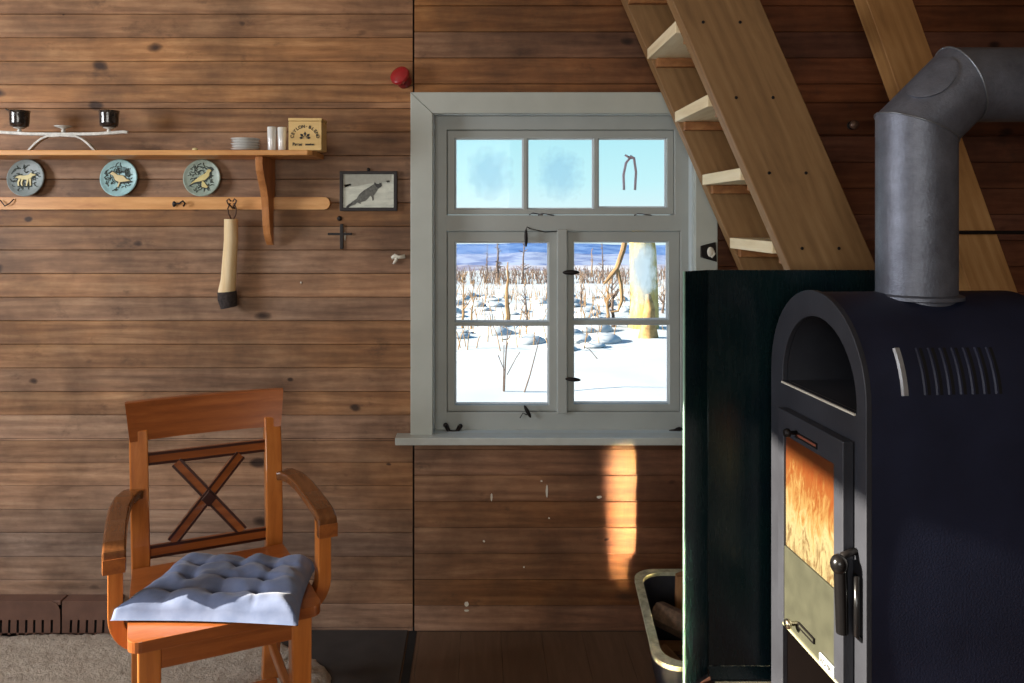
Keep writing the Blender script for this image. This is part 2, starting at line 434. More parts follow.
wall = struct(mb.build('wall_back', W['wall'], attr=True))
bk = MB().plate([(XL, 0), (XR, 0), (XR, ZC), (XL, ZC)], WY + .03, WY + .14, holes=[[(hx0, hz0), (hx0, hz1), (hx1, hz1), (hx1, hz0)]])
struct(bk.build('backing', W['black'], wall))
W['inner'] = plain('brown_inner_wall', srgb(150, 122, 92), 0.7, var=0.1, scale=4)
W['inner2'] = plain('pale_ceiling_boards', srgb(176, 150, 118), 0.7, var=0.1, scale=4)
W['inner3'] = plain('dark_brown_end_wall', srgb(96, 72, 54), 0.7, var=0.1, scale=4)
# left wall with its window opening, front wall with openings added for two lamps
lw = [(0.95, 1.05), (0.95, 2.20), (1.67, 2.20), (1.67, 1.05)]
struct(MB().plate([(YF, 0), (WY, 0), (WY, ZC), (YF, ZC)], XL - .12, XL, 'yz', holes=[lw]).build('wall_left', W['inner']))
fw = [(-1.5, 1.0), (-1.5, 2.1), (0.3, 2.1), (0.3, 1.0)]  # invented opening for the fill lamp
slit = [(0.285, 0.25), (0.285, 0.66), (0.335, 0.66), (0.335, 0.25)]  # invented slit for the beam that draws the wall stripe
struct(MB().plate([(XL, 0), (XR, 0), (XR, ZC), (XL, ZC)], YF - .12, YF, 'xz', holes=[fw, slit]).build('wall_front', W['inner']))
struct(MB().box(XR, XR + .12, YF, WY, 0, ZC).build('wall_right', W['inner3']))
struct(MB().box(XL, XR, YF, WY + .14, ZC, ZC + .1).build('ceiling', W['inner2']))
mb = MB(); x = XL
while x < XR - .01:
    mb.cur += 1; mb.box(x + .0004, min(x + .135, XR) - .0004, YF, WY, -.03, 0); x += .135
fl = struct(mb.build('floor', W['floor']))
struct(MB().box(XL, XR, YF, WY + .14, -.08, -.031).build('subfloor', W['black'], fl))
# trim board on the wall right of the ladder
a = at(798, 104, WY); b = at(798, 135, WY)
t1 = struct(MB().box(a.x, XR, WY - .018, WY, b.z, a.z).build('trim_1', W['wall'], bevel=.003, attr=True))
kn = thing('coat_knob', 'small round metal knob on the trim board behind the pipe', 'knob', at(851, 125.5, WY - .018))
M = Matrix.Translation(at(851, 125.5, WY - .018)) @ Matrix.Rotation(PI / 2, 4, 'X')
MB().lathe([(.014, 0), (.014, .004), (.006, .006), (.006, .014)], 20, M).build('stem', W['iron'], kn, smooth='e')
MB().lathe([(.006, .014), (.013, .017), (.0155, .024), (.013, .031), (.004, .034)], 20, M).build('knob_head', plain('dull_brown_metal', srgb(110, 84, 70), .35, .4), kn, smooth=True)

# ------------------------------------------------------------------ window
D2 = WY + .045
win = thing('window_1', 'grey painted wooden casement window with three upper panes and four lower', 'window', at(563, 440, WY), kind='structure')
def quad(px0, py0, px1, py1, Y): 
    a = at(px0, py0, Y); b = at(px1, py1, Y); return a.x, b.x, b.z, a.z
def rect(q): x0, x1, z0, z1 = q; return [(x0, z0), (x0, z1), (x1, z1), (x1, z0)]
cas = rect(quad(411, 93, 716, 438, WY)); cin = rect(quad(433, 114, 694, 446, WY - .0))
# mitred casing boards
x0, x1, z0, z1 = quad(411, 93, 716, 439, WY); ix0, ix1, iz0, iz1 = quad(433, 114, 694, 439, WY)
MB().plate([(x0, z0), (x0, z1), (ix0, iz1), (ix0, z0)], WY - .02, WY + .004).build('casing', W['paint'], win, bevel=.002)
MB().plate([(x0 + .0008, z1), (x1, z1), (ix1, iz1), (ix0 + .0008, iz1)], WY - .02, WY + .004).build('casing', W['paint'], win, bevel=.002)
MB().plate([(x1, z0), (x1, z1 - .0008), (ix1, iz1 - .0008), (ix1, z0)], WY - .02, WY + .004).build('casing', W['paint'], win, bevel=.002)
# reveal lining and fixed frame
fo = quad(430, 108, 697, 437, WY)
fi_ = quad(437, 118, 690, 430, D2)
MB().plate(rect((fo[0], fo[1], fo[2] - .02, fo[3])), WY + .004, D2 + .08, holes=[rect(quad(434, 114.5, 692, 433, WY + .0))]).build('reveal_lining', plain('pale_reveal_paint', srgb(186, 196, 198), .4, var=.03), win)
up = quad(447, 130, 674, 215, D2 + .01); lw_ = quad(447, 231, 680, 411.5, D2 + .01)
MB().plate(rect((fo[0] + .008, fo[1] - .008, fo[2] - .015, fo[3] - .01)), D2, D2 + .07, holes=[rect(up), rect(lw_)]).build('window_frame', W['paint2'], win, bevel=.002)
def sash(name, box, panes, glass, muntin_h=None):
    Y = D2 + .012
    x0, x1, z0, z1 = quad(*box, Y)
    hs = [rect(quad(*p, Y + .0)) for p in panes]
    s_ = MB().plate(rect((x0 + .001, x1 - .001, z0 + .001, z1 - .001)), Y, Y + .035, holes=hs).build(name, W['paint2'], win, bevel=.0025)
    for p, g in zip(panes, glass):
        a0, a1, b0, b1 = quad(*p, Y)
        bead = MB().plate(rect((a0 - .002, a1 + .002, b0 - .002, b1 + .002)), Y + .018, Y + .024, holes=[rect((a0 + .0045, a1 - .0045, b0 + .0045, b1 - .0045))])
        bead.build('glazing_bead', W['putty'], s_)
        c = Vector(((a0 + a1) / 2, Y + .022, (b0 + b1) / 2))
        gm = MB().box(a0 - c.x, a1 - c.x, 0, .003, b0 - c.z, b1 - c.z); go = gm.build('pane', W[g], s_, world=False)
        go.location = c - win.location
    return s_
sash('upper_sash', (447, 130, 674, 215), [(455, 138, 523.5, 209), (527.5, 138, 594, 209), (598.5, 138, 667, 207.5)], ['frost', 'frost', 'glass'])
sash('left_sash', (447, 231, 558, 411.5), [(455, 242, 549, 322), (455, 325.5, 549, 405)], ['glass', 'glass'])
sash('right_sash', (566, 231, 680, 411.5), [(573.5, 241.5, 668.5, 320), (573.5, 324.5, 669.5, 404)], ['frost2', 'glass'])
q = quad(557, 229, 567, 413, D2); MB().box(q[0], q[1], D2 - .012, D2 + .045, q[2], q[3]).build('centre_post', W['paint2'], win, bevel=.003)
# sill
sx0, sx1 = at(395, 440, 2.63).x, at(738, 440, 2.63).x
zt = at(0, 438, 2.63).z
s_ = MB().plate([(sx0, WY), (sx0, 2.63), (sx1, 2.63), (sx1, WY), (at(697, 0, WY).x, WY), (at(697, 0, WY).x, D2 + .002), (at(433, 0, WY).x, D2 + .002), (at(433, 0, WY).x, WY)], zt - .025, zt, 'xy')
s_.build('window_sill', plain('sill_paint', srgb(180, 184, 178), .3, var=.05), win, bevel=.003)
# latches: oval plates with wire hooks
def latch(px, py, w, h, ang, wire):
    c = at(px, py, D2 - .016)
    M = Matrix.Translation(c) @ Matrix.Rotation(math.radians(ang), 4, 'Y')
    m = MB().ball((0, 0, 0), (w, .005, h), M, 20, 10)
    m.tube([(0, 0, 0), (0, .02, 0)], .003, 8, M)
    o = m.build('latch', W['iron'], win, smooth=True)
    if wire:
        pts = [at(x, y, D2 - .006) for x, y in wire]
        MB().tube(pts, .0016, 6).build('hook', W['iron'], o, smooth=True)
latch(526, 238, .006, .031, 0, [(526, 229), (527, 227), (531, 229), (545, 232), (566, 230.5)])
latch(571, 272.5, .029, .0085, 0, [(571, 272), (560, 271.5)])
latch(573, 379.5, .027, .007, 4, [(573, 379), (558, 377)])
latch(527.5, 411.5, .0065, .024, -28, [(527, 415), (523, 413), (520, 418)])
for px, sgn in ((453, 1), (678, -1)):
    c = at(px, 431, 2.72); m = MB()
    if sgn == 1:
        m.tube([c + Vector((-.023, 0, .018)), c + Vector((-.014, -.004, 0)), c + Vector((0, -.006, -.004)), c + Vector((.014, -.004, 0)), c + Vector((.023, 0, .016))], [.008, .0065, .008, .0065, .008], 10)
        m.ball(c + Vector((-.025, 0, .02)), (.009, .006, .008)); m.ball(c + Vector((.025, 0, .016)), (.008, .006, .008))
    else:
        m.tube([c + Vector((-.03, 0, .0)), c + Vector((-.012, -.003, .004)), c + Vector((0.004, -.004, .012)), c + Vector((.02, -.004, .006)), c + Vector((.012, 0, -.006)), c + Vector((-.028, 0, .0))], .004, 8)
        m.ball(c + Vector((.0, -.002, .004)), (.012, .005, .009))
    m.build('wing_catch', W['iron'], win, smooth=True)
m = MB()
for x, y, L in ((529, 213, 14), (538, 213.5, 16), (634, 213.5, 18)):
    m.tube([at(x, y + 2, D2 - .004), at(x + 4, y, D2 - .006), at(x + L, y + 2, D2 - .004)], .0018, 6)
m.build('stay_wire', plain('grey_wire', srgb(96, 96, 98), .5, .5), win, smooth=True)
# black hook on the right casing with a white cord
hk = thing('curtain_hook', 'black iron hook on the right window casing holding a white scrap', 'hook', at(708, 252, WY - .02))
MB().plate([tuple(at(x, y, WY - .03).xz) for x, y in ((701, 246), (716, 242), (717, 262), (701, 257.5))], WY - .03, WY - .0205).build('bracket', W['iron'], hk, bevel=.002)
c = at(710.5, 252, WY - .045)
m = MB().ball(c, (.011, .008, .017)); m.tube([c + Vector((.004, 0, .012)), c + Vector((.012, -.003, -.006)), c + Vector((.002, -.002, -.018))], .0045, 8)
m.build('cord', W['flake'], hk, smooth=True)
# bent stick outside the third upper pane
m = MB(); Y = D2 + .10
m.tube([at(624, 190, Y), at(623.5, 175, Y), at(626, 163, Y), at(630, 158, Y), at(634, 158, Y)], .0045, 8)
m.tube([at(635, 190, Y), at(636, 172, Y), at(634, 158, Y), at(630, 156, Y)], .0045, 8); m.tube([at(625, 155, Y), at(630, 158, Y)], .004, 8)
tag(m.build('bent_stick', plain('pale_stick', srgb(206, 186, 200), .8), smooth=True), 'pale bent stick hanging outside the right upper window pane', 'stick')

# ------------------------------------------------------------------ shelf
shz = at(0, 150, 2.49).z
sh = thing('wall_shelf', 'long pine wall shelf with a curved bracket and lower peg rail', 'shelf', (-1.3, WY, shz - .2))
xe = -.525
MB().plate([(XL + .3, 2.49), (xe - .012, 2.49), (xe, 2.505), (xe, WY), (XL + .3, WY)], shz - .016, shz, 'xy').build('shelf_board', W['shelf'], sh, bevel=.002)
rz1, rz0 = at(0, 197, WY - .02).z, at(0, 209.5, WY - .02).z; re_ = at(330, 200, WY - .02).x
MB().plate([(XL + .3, rz0), (re_ - .03, rz0)] + [(re_ - .02 + .02 * math.sin(a_), (rz0 + rz1) / 2 - (rz1 - rz0) / 2 * math.cos(a_)) for a_ in [i * PI / 8 for i in range(9)]] + [(re_ - .03, rz1), (XL + .3, rz1)], WY - .02, WY).build('peg_rail', W['shelf'], sh, bevel=.002)
zs = shz - .016
def bracket(x0):
    # profile in y,z: top front deep, S curve to a point low on the wall
    pr = [(WY, zs), (WY - .155, zs), (WY - .158, zs - .02), (WY - .150, zs - .045), (WY - .128, zs - .075), (WY - .108, zs - .10), (WY - .092, zs - .128),
          (WY - .082, zs - .16), (WY - .078, zs - .19), (WY - .072, zs - .22), (WY - .060, zs - .25), (WY - .038, zs - .275), (WY - .022, zs - .287), (WY - .021, zs - .20), (WY - .021, rz0 - .004), (WY - .021, rz1 + .0), (WY, rz1 + .001)]
    MB().plate(pr, x0, x0 + .024, 'yz').build('bracket', W['bracket'], sh, bevel=.002)
bracket(-.712); bracket(-1.95)
# pegs on rail
m = MB()
for px in (174,):
    c = at(px, 204, WY - .026); m.tube([c + Vector((-.002, .006, 0)), c, c + Vector((.02, -.008, .002)), c + Vector((.034, -.012, .010)), c + Vector((.040, -.01, .002)), c + Vector((.034, -.008, -.008))], .0028, 8); m.ball(c, (.006, .003, .01))
m.build('screw_hook', W['iron'], sh, smooth=True)
m = MB(); m.tube([at(0, 200, WY - .027), at(5, 206, WY - .03), at(10, 203, WY - .03), at(14, 199, WY - .024)], .002, 6)
m.build('screw_hook', W['iron'], sh, smooth=True)

# candle holder
Yc = 2.575
ch = thing('candle_holder', 'white painted iron candle holder with two dark glass cups on the shelf', 'candle holder', (at(65, 140, Yc).x, Yc, shz))
bz = at(0, 133.5, Yc).z
MB().sweep([(at(x, 0, Yc).x, Yc, at(0, y, Yc).z) for x, y in ((-12, 131), (4, 132.5), (30, 134), (60, 134.3), (95, 134), (112, 133), (124, 132), (128, 132.3))], .016, .010, (0, 1, 0), ws=[.5, .8, 1, 1, 1, .9, .8, .5]).build('bar', W['whitemetal'], ch, bevel=.002)
for sgn in (-1, 1):
    xs = [(0, 135.8), (14, 136.5), (20, 139), (26, 143.5), (33, 148.5)]
    pp = [Vector((at(63 + sgn * dx, 0, Yc).x, Yc - .004, at(0, y, Yc).z)) for dx, y in xs]; pp[-1].z = shz + .004
    MB().sweep(pp, .018, .007, (0, 1, 0)).build('foot', W['whitemetal'], ch, bevel=.0015)
for i, px in enumerate((19.5, 63.5, 109)):
    c = at(px, 132.5, Yc); c.z = bz + .003; M = Matrix.Translation(c)
    MB().lathe([(.006, 0), (.007, .006), (.004, .010), (.010, .0125 if i != 1 else .014), (.017 if i != 1 else .026, .0145 if i != 1 else .019), (.018 if i != 1 else .028, .0155 if i != 1 else .021), (.010, .014 if i != 1 else .018), (.004, .013 if i != 1 else .015)], 28, M).build('drip_pan', W['whitemetal'], ch, smooth=True)
    if i != 1:
        M2 = Matrix.Translation(c + Vector((0, 0, .016 if i != 1 else .022)))
        MB().lathe([(.018, 0), (.027, .005), (.029, .016), (.030, .044), (.0325, .054), (.030, .054), (.0275, .044), (.026, .011), (.003, .008)], 32, M2).build('glass_cup', W['blackcup'], ch, smooth=True)
        MB().lathe([(.0245, .012), (.025, .034), (.003, .035)], 24, M2).build('candle', plain('dark_wax', srgb(70, 62, 58), .4), ch, smooth='e')
        if i == 0: MB().sweep([M2 @ Vector((-.022, 0, .050)), M2 @ Vector((-.042, 0, .060))], .016, .006, (0, 1, 0)).build('cup_lip', W['blackcup'], ch, bevel=.002)

# stack of saucers: each a thing
for k in range(5):
    Yk = 2.56; c = at(246 + (.6 if k % 2 else -.4), 148, Yk); z = shz + .0008 + k * .0082
    o = MB().lathe([(.026, 0), (.028, .0012), (.040, .0035), (.0465, .0072), (.047, .0078), (.0455, .0082), (.030, .0045), (.004, .0032)], 40, Matrix.Translation((c.x, Yk, z))).build('saucer', W['china'], smooth=True)
    nm = ['lowest', 'second from the bottom', 'middle one', 'second from the top', 'topmost']
    tag(o, 'white china saucer, %s of the stack on the shelf' % nm[k], 'saucer', 'stacked white saucers')
for k, px in enumerate((272, 282)):
    Yk = 2.55; c = at(px, 148, Yk)
    ang = .0
    m = MB(); pr = [(.0115, 0), (.0125, .002), (.0135, .03), (.0152, .076), (.0140, .078), (.0125, .03), (.0105, .005), (.002, .004)]
    o = m.lathe([(r_ * (1.0 if k == 0 else .95), z_ * (1.0 if k == 0 else .985)) for r_, z_ in pr], 32, Matrix.Translation((c.x, Yk, shz + .001))).build('beaker', W['china'], smooth=True)
    tag(o, ['white beaker on the shelf nearer the saucers', 'white beaker on the shelf beside the wooden box'][k], 'beaker', 'white beakers on the shelf')
# tea box
Yb = 2.50
bx0, bx1 = at(288.5, 0, Yb).x, at(321.5, 0, Yb).x; bz1 = at(0, 118, Yb).z
tb = thing('wooden_box', 'small plywood tea box with black lettering at the shelf end', 'box', ((bx0 + bx1) / 2, Yb + .05, shz))
MB().box(bx0, bx1, Yb, Yb + .085, shz, bz1 - .010).build('box_body', W['box'], tb, bevel=.0015)
MB().box(bx0 - .001, bx1 + .001, Yb - .001, Yb + .086, bz1 - .009, bz1).build('lid', W['box'], tb, bevel=.0015)
m = MB(); cxm = (bx0 + bx1) / 2; czm = shz + .037
txt = 'CEYLON·BLEND'; R = .036
for i, chh in enumerate(txt):
    a_ = math.radians(172 - i * (164 / (len(txt) - 1)))
    p = Vector((cxm + R * math.cos(a_), Yb - .0008, czm + R * .92 * math.sin(a_)))
    M = Matrix.Translation(p) @ Matrix.Rotation(-(a_ - PI / 2), 4, 'Y') @ Matrix.Rotation(PI / 2, 4, 'X')
    letters(chh, .0135, M, m, .0004)
def flat_text(s_, size, x, z, w=.0003):
    letters(s_, size, Matrix.Translation((x, Yb - .0008, z)) @ Matrix.Rotation(PI / 2, 4, 'X'), m, w)
flat_text('Brew', .014, cxm - .024, shz + .014, .0006); flat_text('session', .0095, cxm + .015, shz + .0155, .0006)
m.build('lettering', W['ink'], tb)
m = MB()
for a_, L in ((4, .018), (42, .020), (90, .021), (138, .020), (176, .018)):
    a_ = math.radians(a_); d = Vector((math.cos(a_), 0, math.sin(a_))); n_ = Vector((-d.z, 0, d.x)); o_ = Vector((cxm, Yb - .0008, czm + .001))
    pts = [o_ + d * .003, o_ + d * L * .7 + n_ * .0042, o_ + d * L, o_ + d * L * .7 - n_ * .0042]
    m.add(pts + [p + Vector((0, .0006, 0)) for p in pts], [(0, 1, 2, 3), (7, 6, 5, 4), (0, 4, 5, 1), (1, 5, 6, 2), (2, 6, 7, 3), (3, 7, 4, 0)])
m.build('flower_mark', W['ink'], tb)
# pale pebble on the shelf
tag(MB().ball((at(195, 148, 2.53).x, 2.53, shz + .005), (.009, .007, .0055)).build('shell', plain('pale_shell', srgb(220, 205, 150), .5), smooth=True), 'tiny pale yellow shell lying on the shelf left of the saucers', 'shell')

# plates leaning on the peg rail
def plate_thing(px, py, col, rimc, label, kind):
    Yp = WY - .012; c = at(px, py, Yp - .01); r = 18.6 * Yp / F
    c.z = rz1 + r * math.cos(.10) + .0015
    o = thing('wall_plate', label, 'plate', c, 0, 'round relief plates on the peg rail')
    o.rotation_euler = (math.radians(-7), 0, 0); 
    R90 = Matrix.Rotation(PI / 2, 4, 'X')
    MB().lathe([(r * .55, -.007), (r * .85, -.004), (r, .001), (r, .004), (r * .96, .0055), (r * .84, .003), (r * .78, .0012), (.002, .0012)], 48, R90).build('dish', plain('plate_glaze_' + kind, col, .45, var=.18, scale=60, bump=.3), o, world=False, smooth='e')
    dk = plain('dark_relief', srgb(58, 66, 62), .7, var=.3, scale=90)
    # scattered dark engraving
    m = MB(); rnd = random.Random(px)
    for k in range(64):
        a_ = rnd.uniform(0, 2 * PI); q = r * rnd.uniform(.25, .76); l_ = r * rnd.uniform(.05, .16); b_ = rnd.uniform(0, PI)
        p = Vector((q * math.cos(a_), -.0022, q * math.sin(a_))); d = Vector((math.cos(b_), 0, math.sin(b_))) * l_
        m.tube([p - d, p + Vector((-d.z, 0, d.x)) * .4, p + d], r * .022, 5)
    m.build('engraved_foliage', dk, o, world=False)
    m = MB(); gold = plain('cream_relief', rimc, .5, var=.1)
    P = lambda x, z: (x * r, z * r)
    if kind == 'a':    # standing four-legged animal
        sil = [[P(-.58, -.02), P(-.46, .10), P(-.30, .14), P(-.05, .12), P(.16, .17), P(.28, .30), P(.34, .22), P(.52, .20), P(.54, .13), P(.38, .10), P(.30, -.02), P(.10, -.10), P(-.18, -.08), P(-.34, -.04), P(-.48, .0)],
               [P(-.36, -.04), P(-.42, -.22), P(-.38, -.44), P(-.30, -.44), P(-.32, -.24), P(-.24, -.08)], [P(-.22, -.08), P(-.24, -.26), P(-.18, -.44), P(-.11, -.44), P(-.15, -.26), P(-.10, -.09)],
               [P(.08, -.09), P(.06, -.28), P(.04, -.44), P(.12, -.44), P(.15, -.26), P(.20, -.07)], [P(.20, -.06), P(.24, -.25), P(.26, -.42), P(.34, -.42), P(.32, -.22), P(.31, -.02)]]
    elif kind == 'b':  # bird with fanned tail
        sil = [[P(-.48, .22), P(-.34, .34), P(-.22, .28), P(-.05, .16), P(.25, .12), P(.40, -.04), P(.66, -.16), P(.35, -.2), P(.05, -.24), P(-.18, -.12), P(-.3, .12)],
               [P(-.05, -.5), P(.02, -.5), P(.12, -.2), P(.02, -.22)]]
    else:              # perched bird facing right
        sil = [[P(-.62, -.38), P(-.45, -.2), P(-.1, .1), P(.2, .26), P(.28, .44), P(.42, .48), P(.52, .38), P(.42, .3), P(.40, .1), P(.2, -.12), P(-.1, -.2), P(-.35, -.24)],
               [P(.02, -.5), P(.3, -.55), P(.36, -.48), P(.12, -.2), P(.02, -.18)]]
    for s2 in sil: m.plate(s2, -.0045, -.0005)
    m.build('animal_relief', gold, o, world=False, bevel=.0012)
    # dark outline pieces behind relief
    m = MB()
    for s2 in sil:
        cx_ = sum(p[0] for p in s2) / len(s2); cz_ = sum(p[1] for p in s2) / len(s2)
        m.plate([(cx_ + (x - cx_) * 1.22 + .001, cz_ + (z - cz_) * 1.3 - .001) for x, z in s2], -.0026, -.0006)
    if kind == 'b':
        for k in range(5):
            rr = r * (.18 + .06 * k); m.tube([(r * .18 + rr * math.cos(t_), -.0026, r * .16 + rr * math.sin(t_)) for t_ in [math.radians(a) for a in range(-20, 170, 20)]], r * .015, 5)
    m.build('relief_outline', dk, o, world=False)
plate_thing(26, 181, srgb(128, 138, 136), srgb(206, 194, 140), 'grey relief plate with a four-legged animal, leftmost on the rail', 'a')
plate_thing(119, 179.5, srgb(156, 196, 198), srgb(214, 196, 146), 'pale blue relief plate with a fan-tailed bird, middle of the rail', 'b')
plate_thing(202, 180.5, srgb(150, 166, 152), srgb(210, 196, 132), 'grey-green relief plate with a perched bird, nearest the bracket', 'c')

# hanging stick
hs = thing('hanging_stick', 'pale birch stick with a dark charred end hanging from the rail', 'stick', at(229, 218, 2.645))
pts = [at(x, y, 2.645) for x, y in ((231, 219), (231, 240), (229.5, 262), (228.5, 280), (226.5, 293))]
MB().tube(pts, [.022, .0225, .0235, .025, .028], 20).build('shaft', W['log'], hs, smooth='e')
pts = [at(x, y, 2.645) for x, y in ((227, 291.5), (227.5, 299), (229, 307.5))]
MB().tube(pts, [.0305, .0315, .027], 16).build('charred_end', plain('charred_wood', srgb(50, 42, 40), .9, var=.6, scale=120, bump=1), hs, smooth='e')
m = MB()
for dx in (-1, 1):
    c = at(232, 205, 2.64)
    m.tube([c + Vector((dx * .003, .02, -.012)), c + Vector((dx * .004, 0, -.004)), c + Vector((dx * .012, -.004, .004)), c + Vector((dx * .016, -.004, .014)), c + Vector((dx * .009, -.004, .020)), c + Vector((dx * .003, 0, .012))], .0026, 8)
    m.tube([c + Vector((dx * .006, 0, .006)), c + Vector((dx * .014, 0, -.012)), c + Vector((dx * .012, .003, -.03)), c + Vector((dx * .004, .004, -.046))], .0024, 8)
m.build('hook', plain('rusty_iron', srgb(74, 50, 38), .6, .4), hs, smooth=True)

# fox picture
Yp = WY - .014
pq = quad(339.5, 171, 397, 211, Yp)
fp = thing('framed_picture', 'small framed picture of a grey fox on snow beside the window', 'picture', ((pq[0] + pq[1]) / 2, WY, pq[2]))
MB().plate(rect(pq), Yp, WY - .0003, holes=[rect((pq[0] + .0115, pq[1] - .0115, pq[2] + .0115, pq[3] - .0105))]).build('frame', plain('dark_frame', srgb(30, 22, 22), .6), fp, bevel=.0015)
t = NT('photo_snow_ground'); v = t.coord((1, 1, 3)); nz = t.noise(v, 26, 4)
t.base(t.ramp(nz, [(.35, srgb(168, 170, 156)), (.65, srgb(196, 198, 182))])); t.b.inputs['Roughness'].default_value = .35
pic = MB().box(pq[0] + .008, pq[1] - .008, Yp + .006, Yp + .008, pq[2] + .008, pq[3] - .007).build('print', t.m, fp)
Yq = Yp + .0055
def shape(pts, mat, name, d=.0005): MB().plate([tuple(at(x, y, Yq).xz) for x, y in pts], Yq - d, Yq + .0005).build(name, mat, pic)
fox = lambda pts: [(330 + x * 75 / 640, 165 + y * 80 / 683) for x, y in pts]
grey = plain('fox_grey', srgb(92, 92, 86), .6, var=.4, scale=160); dgr = plain('fox_dark', srgb(52, 50, 48), .6, var=.4, scale=200)
shape(fox([(106, 75), (524, 75), (522, 140), (440, 150), (330, 160), (220, 182), (108, 195)]), plain('print_sky', srgb(158, 158, 146), .5, var=.1, scale=80), 'far_snow')
shape(fox([(135, 372), (150, 350), (190, 312), (225, 290), (250, 250), (290, 215), (340, 185), (372, 165), (380, 148), (392, 158), (415, 160), (425, 150), (440, 158), (444, 178), (430, 190), (410, 205), (392, 235), (372, 262), (374, 300), (362, 305), (356, 275), (345, 262), (325, 285), (300, 308), (262, 318), (262, 332), (248, 328), (232, 320), (215, 338), (180, 350)]), grey, 'fox_body', .0009)
shape(fox([(135, 374), (140, 352), (165, 332), (200, 322), (170, 352), (150, 372)]), dgr, 'tail_tip', .0013)
shape(fox([(378, 160), (382, 146), (396, 160), (418, 162), (440, 150), (444, 180), (430, 192), (408, 196), (392, 184)]), dgr, 'fox_head', .0013)
shape(fox([(120, 170), (175, 160), (185, 172), (130, 190)]), dgr, 'bush'); shape(fox([(480, 135), (508, 132), (510, 148), (486, 150)]), dgr, 'bush')
m = MB(); c = at(368.5, 169.5, WY - .006); m.ball(c, (.006, .004, .006)); m.build('hanger', W['iron'], fp, smooth=True)
# small dark cross below the picture
cr = MB(); c = at(341.5, 232, WY - .006)
cr.box(c.x - .0055, c.x + .0055, WY - .007, WY, at(0, 249, WY).z, at(0, 224, WY).z)
cr.box(at(328, 0, WY).x, at(352, 0, WY).x, WY - .0075, WY - .0002, c.z - .0055 - .005, c.z - .005 + .002)
tag(cr.build('wall_cross', W['iron'], bevel=.001), 'small dark metal cross on the boards below the fox picture', 'cross')
tag(MB().ball(at(339.5, 218.5, WY), (.0085, .006, .0085)).build('nail_head', W['iron'], smooth=True), 'round dark nail head just above the small cross', 'nail')
# white hook
c = at(398, 258, WY - .006); wk = MB()
wk.tube([c + Vector((-.02, 0, .0)), c + Vector((-.010, -.003, .008)), c + Vector((.002, -.003, .003)), c + Vector((.024, -.002, .006))], [.006, .0075, .006, .0075], 10)
wk.tube([c + Vector((-.003, -.003, .004)), c + Vector((-.008, -.004, -.010)), c + Vector((-.016, -.002, -.019))], [.006, .0055, .003], 10)
tag(wk.build('wall_hook', W['flake'], smooth=True), 'small white plastic hook on the boards left of the window', 'hook')
# red bell
rc = at(401, 77, WY - .03)
rb = thing('red_cap', 'small glossy red ceramic cap on the wall above the window corner', 'ornament', at(401, 77, WY))
M = Matrix.Translation(rc) @ Matrix.Rotation(math.radians(62), 4, 'X') @ Matrix.Rotation(math.radians(-22), 4, 'Y') @ Matrix.Scale(1.2, 4)
MB().lathe([(.010, -.02), (.012, -.004), (.027, .0), (.029, .006), (.027, .012), (.018, .017), (.003, .019)], 28, M).build('top_cap', W['red'], rb, smooth='e')
MB().lathe([(.015, -.028), (.021, -.026), (.022, -.012), (.019, -.003)], 28, M).build('lower_ring', plain('dark_red_glaze', srgb(120, 22, 30), .3, coat=.4), rb, smooth='e')
# paint flakes stuck on the wall (kept as part of the wall)
m = MB()
for x, y, w, h in ((547, 491, 1.3, 7), (491.5, 497, 1.2, 4), (466.5, 604, 2.2, 3), (466.5, 610.5, 2.4, 1.2), (484, 541, 1.2, 1.2), (541.5, 481, 1.2, 1), (549, 518, .9, .9), (524, 567, .9, .9), (599, 497, 3, 1.4), (345, 236.5, .7, 5), (301, 282.5, 1, 1)):
    c = at(x, y, WY); s_ = WY / F; rn = random.Random(int(x))
    pts = [(c.x + w * s_ * rn.uniform(.7, 1.1) * math.cos(a_), c.z + h * s_ * rn.uniform(.7, 1.1) * math.sin(a_)) for a_ in [k * PI / 4 for k in range(8)]]
    m.plate(pts, WY - .0016, WY + .003)
fk = m.build('paint_chips', W['flake'], wall); fk['kind'] = 'stuff'

# ------------------------------------------------------------------ heater
def heater(px0, px1, slots, label, tilt):
    Y = WY - .05; x0, x1 = at(px0, 0, Y).x, at(px1, 0, Y).x
    h = thing('baseboard_heater', label, 'heater', ((x0 + x1) / 2, Y, 0), 0, 'brown baseboard heaters')
    z1 = at(0, 601, Y).z
    holes = []
    for s_ in slots:
        a = at(s_, 0, Y).x; za, zb = at(0, 620, Y).z, at(0, 635, Y).z
        if x0 + .01 < a < x1 - .01: holes.append([(a - .004, zb), (a - .004 + tilt, za), (a + .004 + tilt, za), (a + .004, zb)])
    MB().plate([(x0, .02), (x1, .02), (x1, z1 - .03), (x1 - .01, z1 - .01), (x1 - .03, z1), (x0, z1)], Y, Y + .003, holes=holes).build('front_cover', W['heater'], h)
    MB().box(x0 + .001, x1 - .002, Y + .02, WY, 0, z1 - .03).build('casing', W['black'], h)
    MB().box(x0, x1, Y + .003, WY, z1 - .016, z1 - .001).build('top_cover', W['heater'], h, bevel=.002)
heater(-70, 60, [-58, -50, -42, -33, -25, -17, -8, 0.5, 9, 17.5, 26, 34, 42.5, 51.5], 'brown baseboard heater left, longer one running out of the picture', .001)
heater(62, 118, [70.5, 78, 86.5, 95, 103, 111], 'short brown baseboard heater ending behind the armchair', .002)

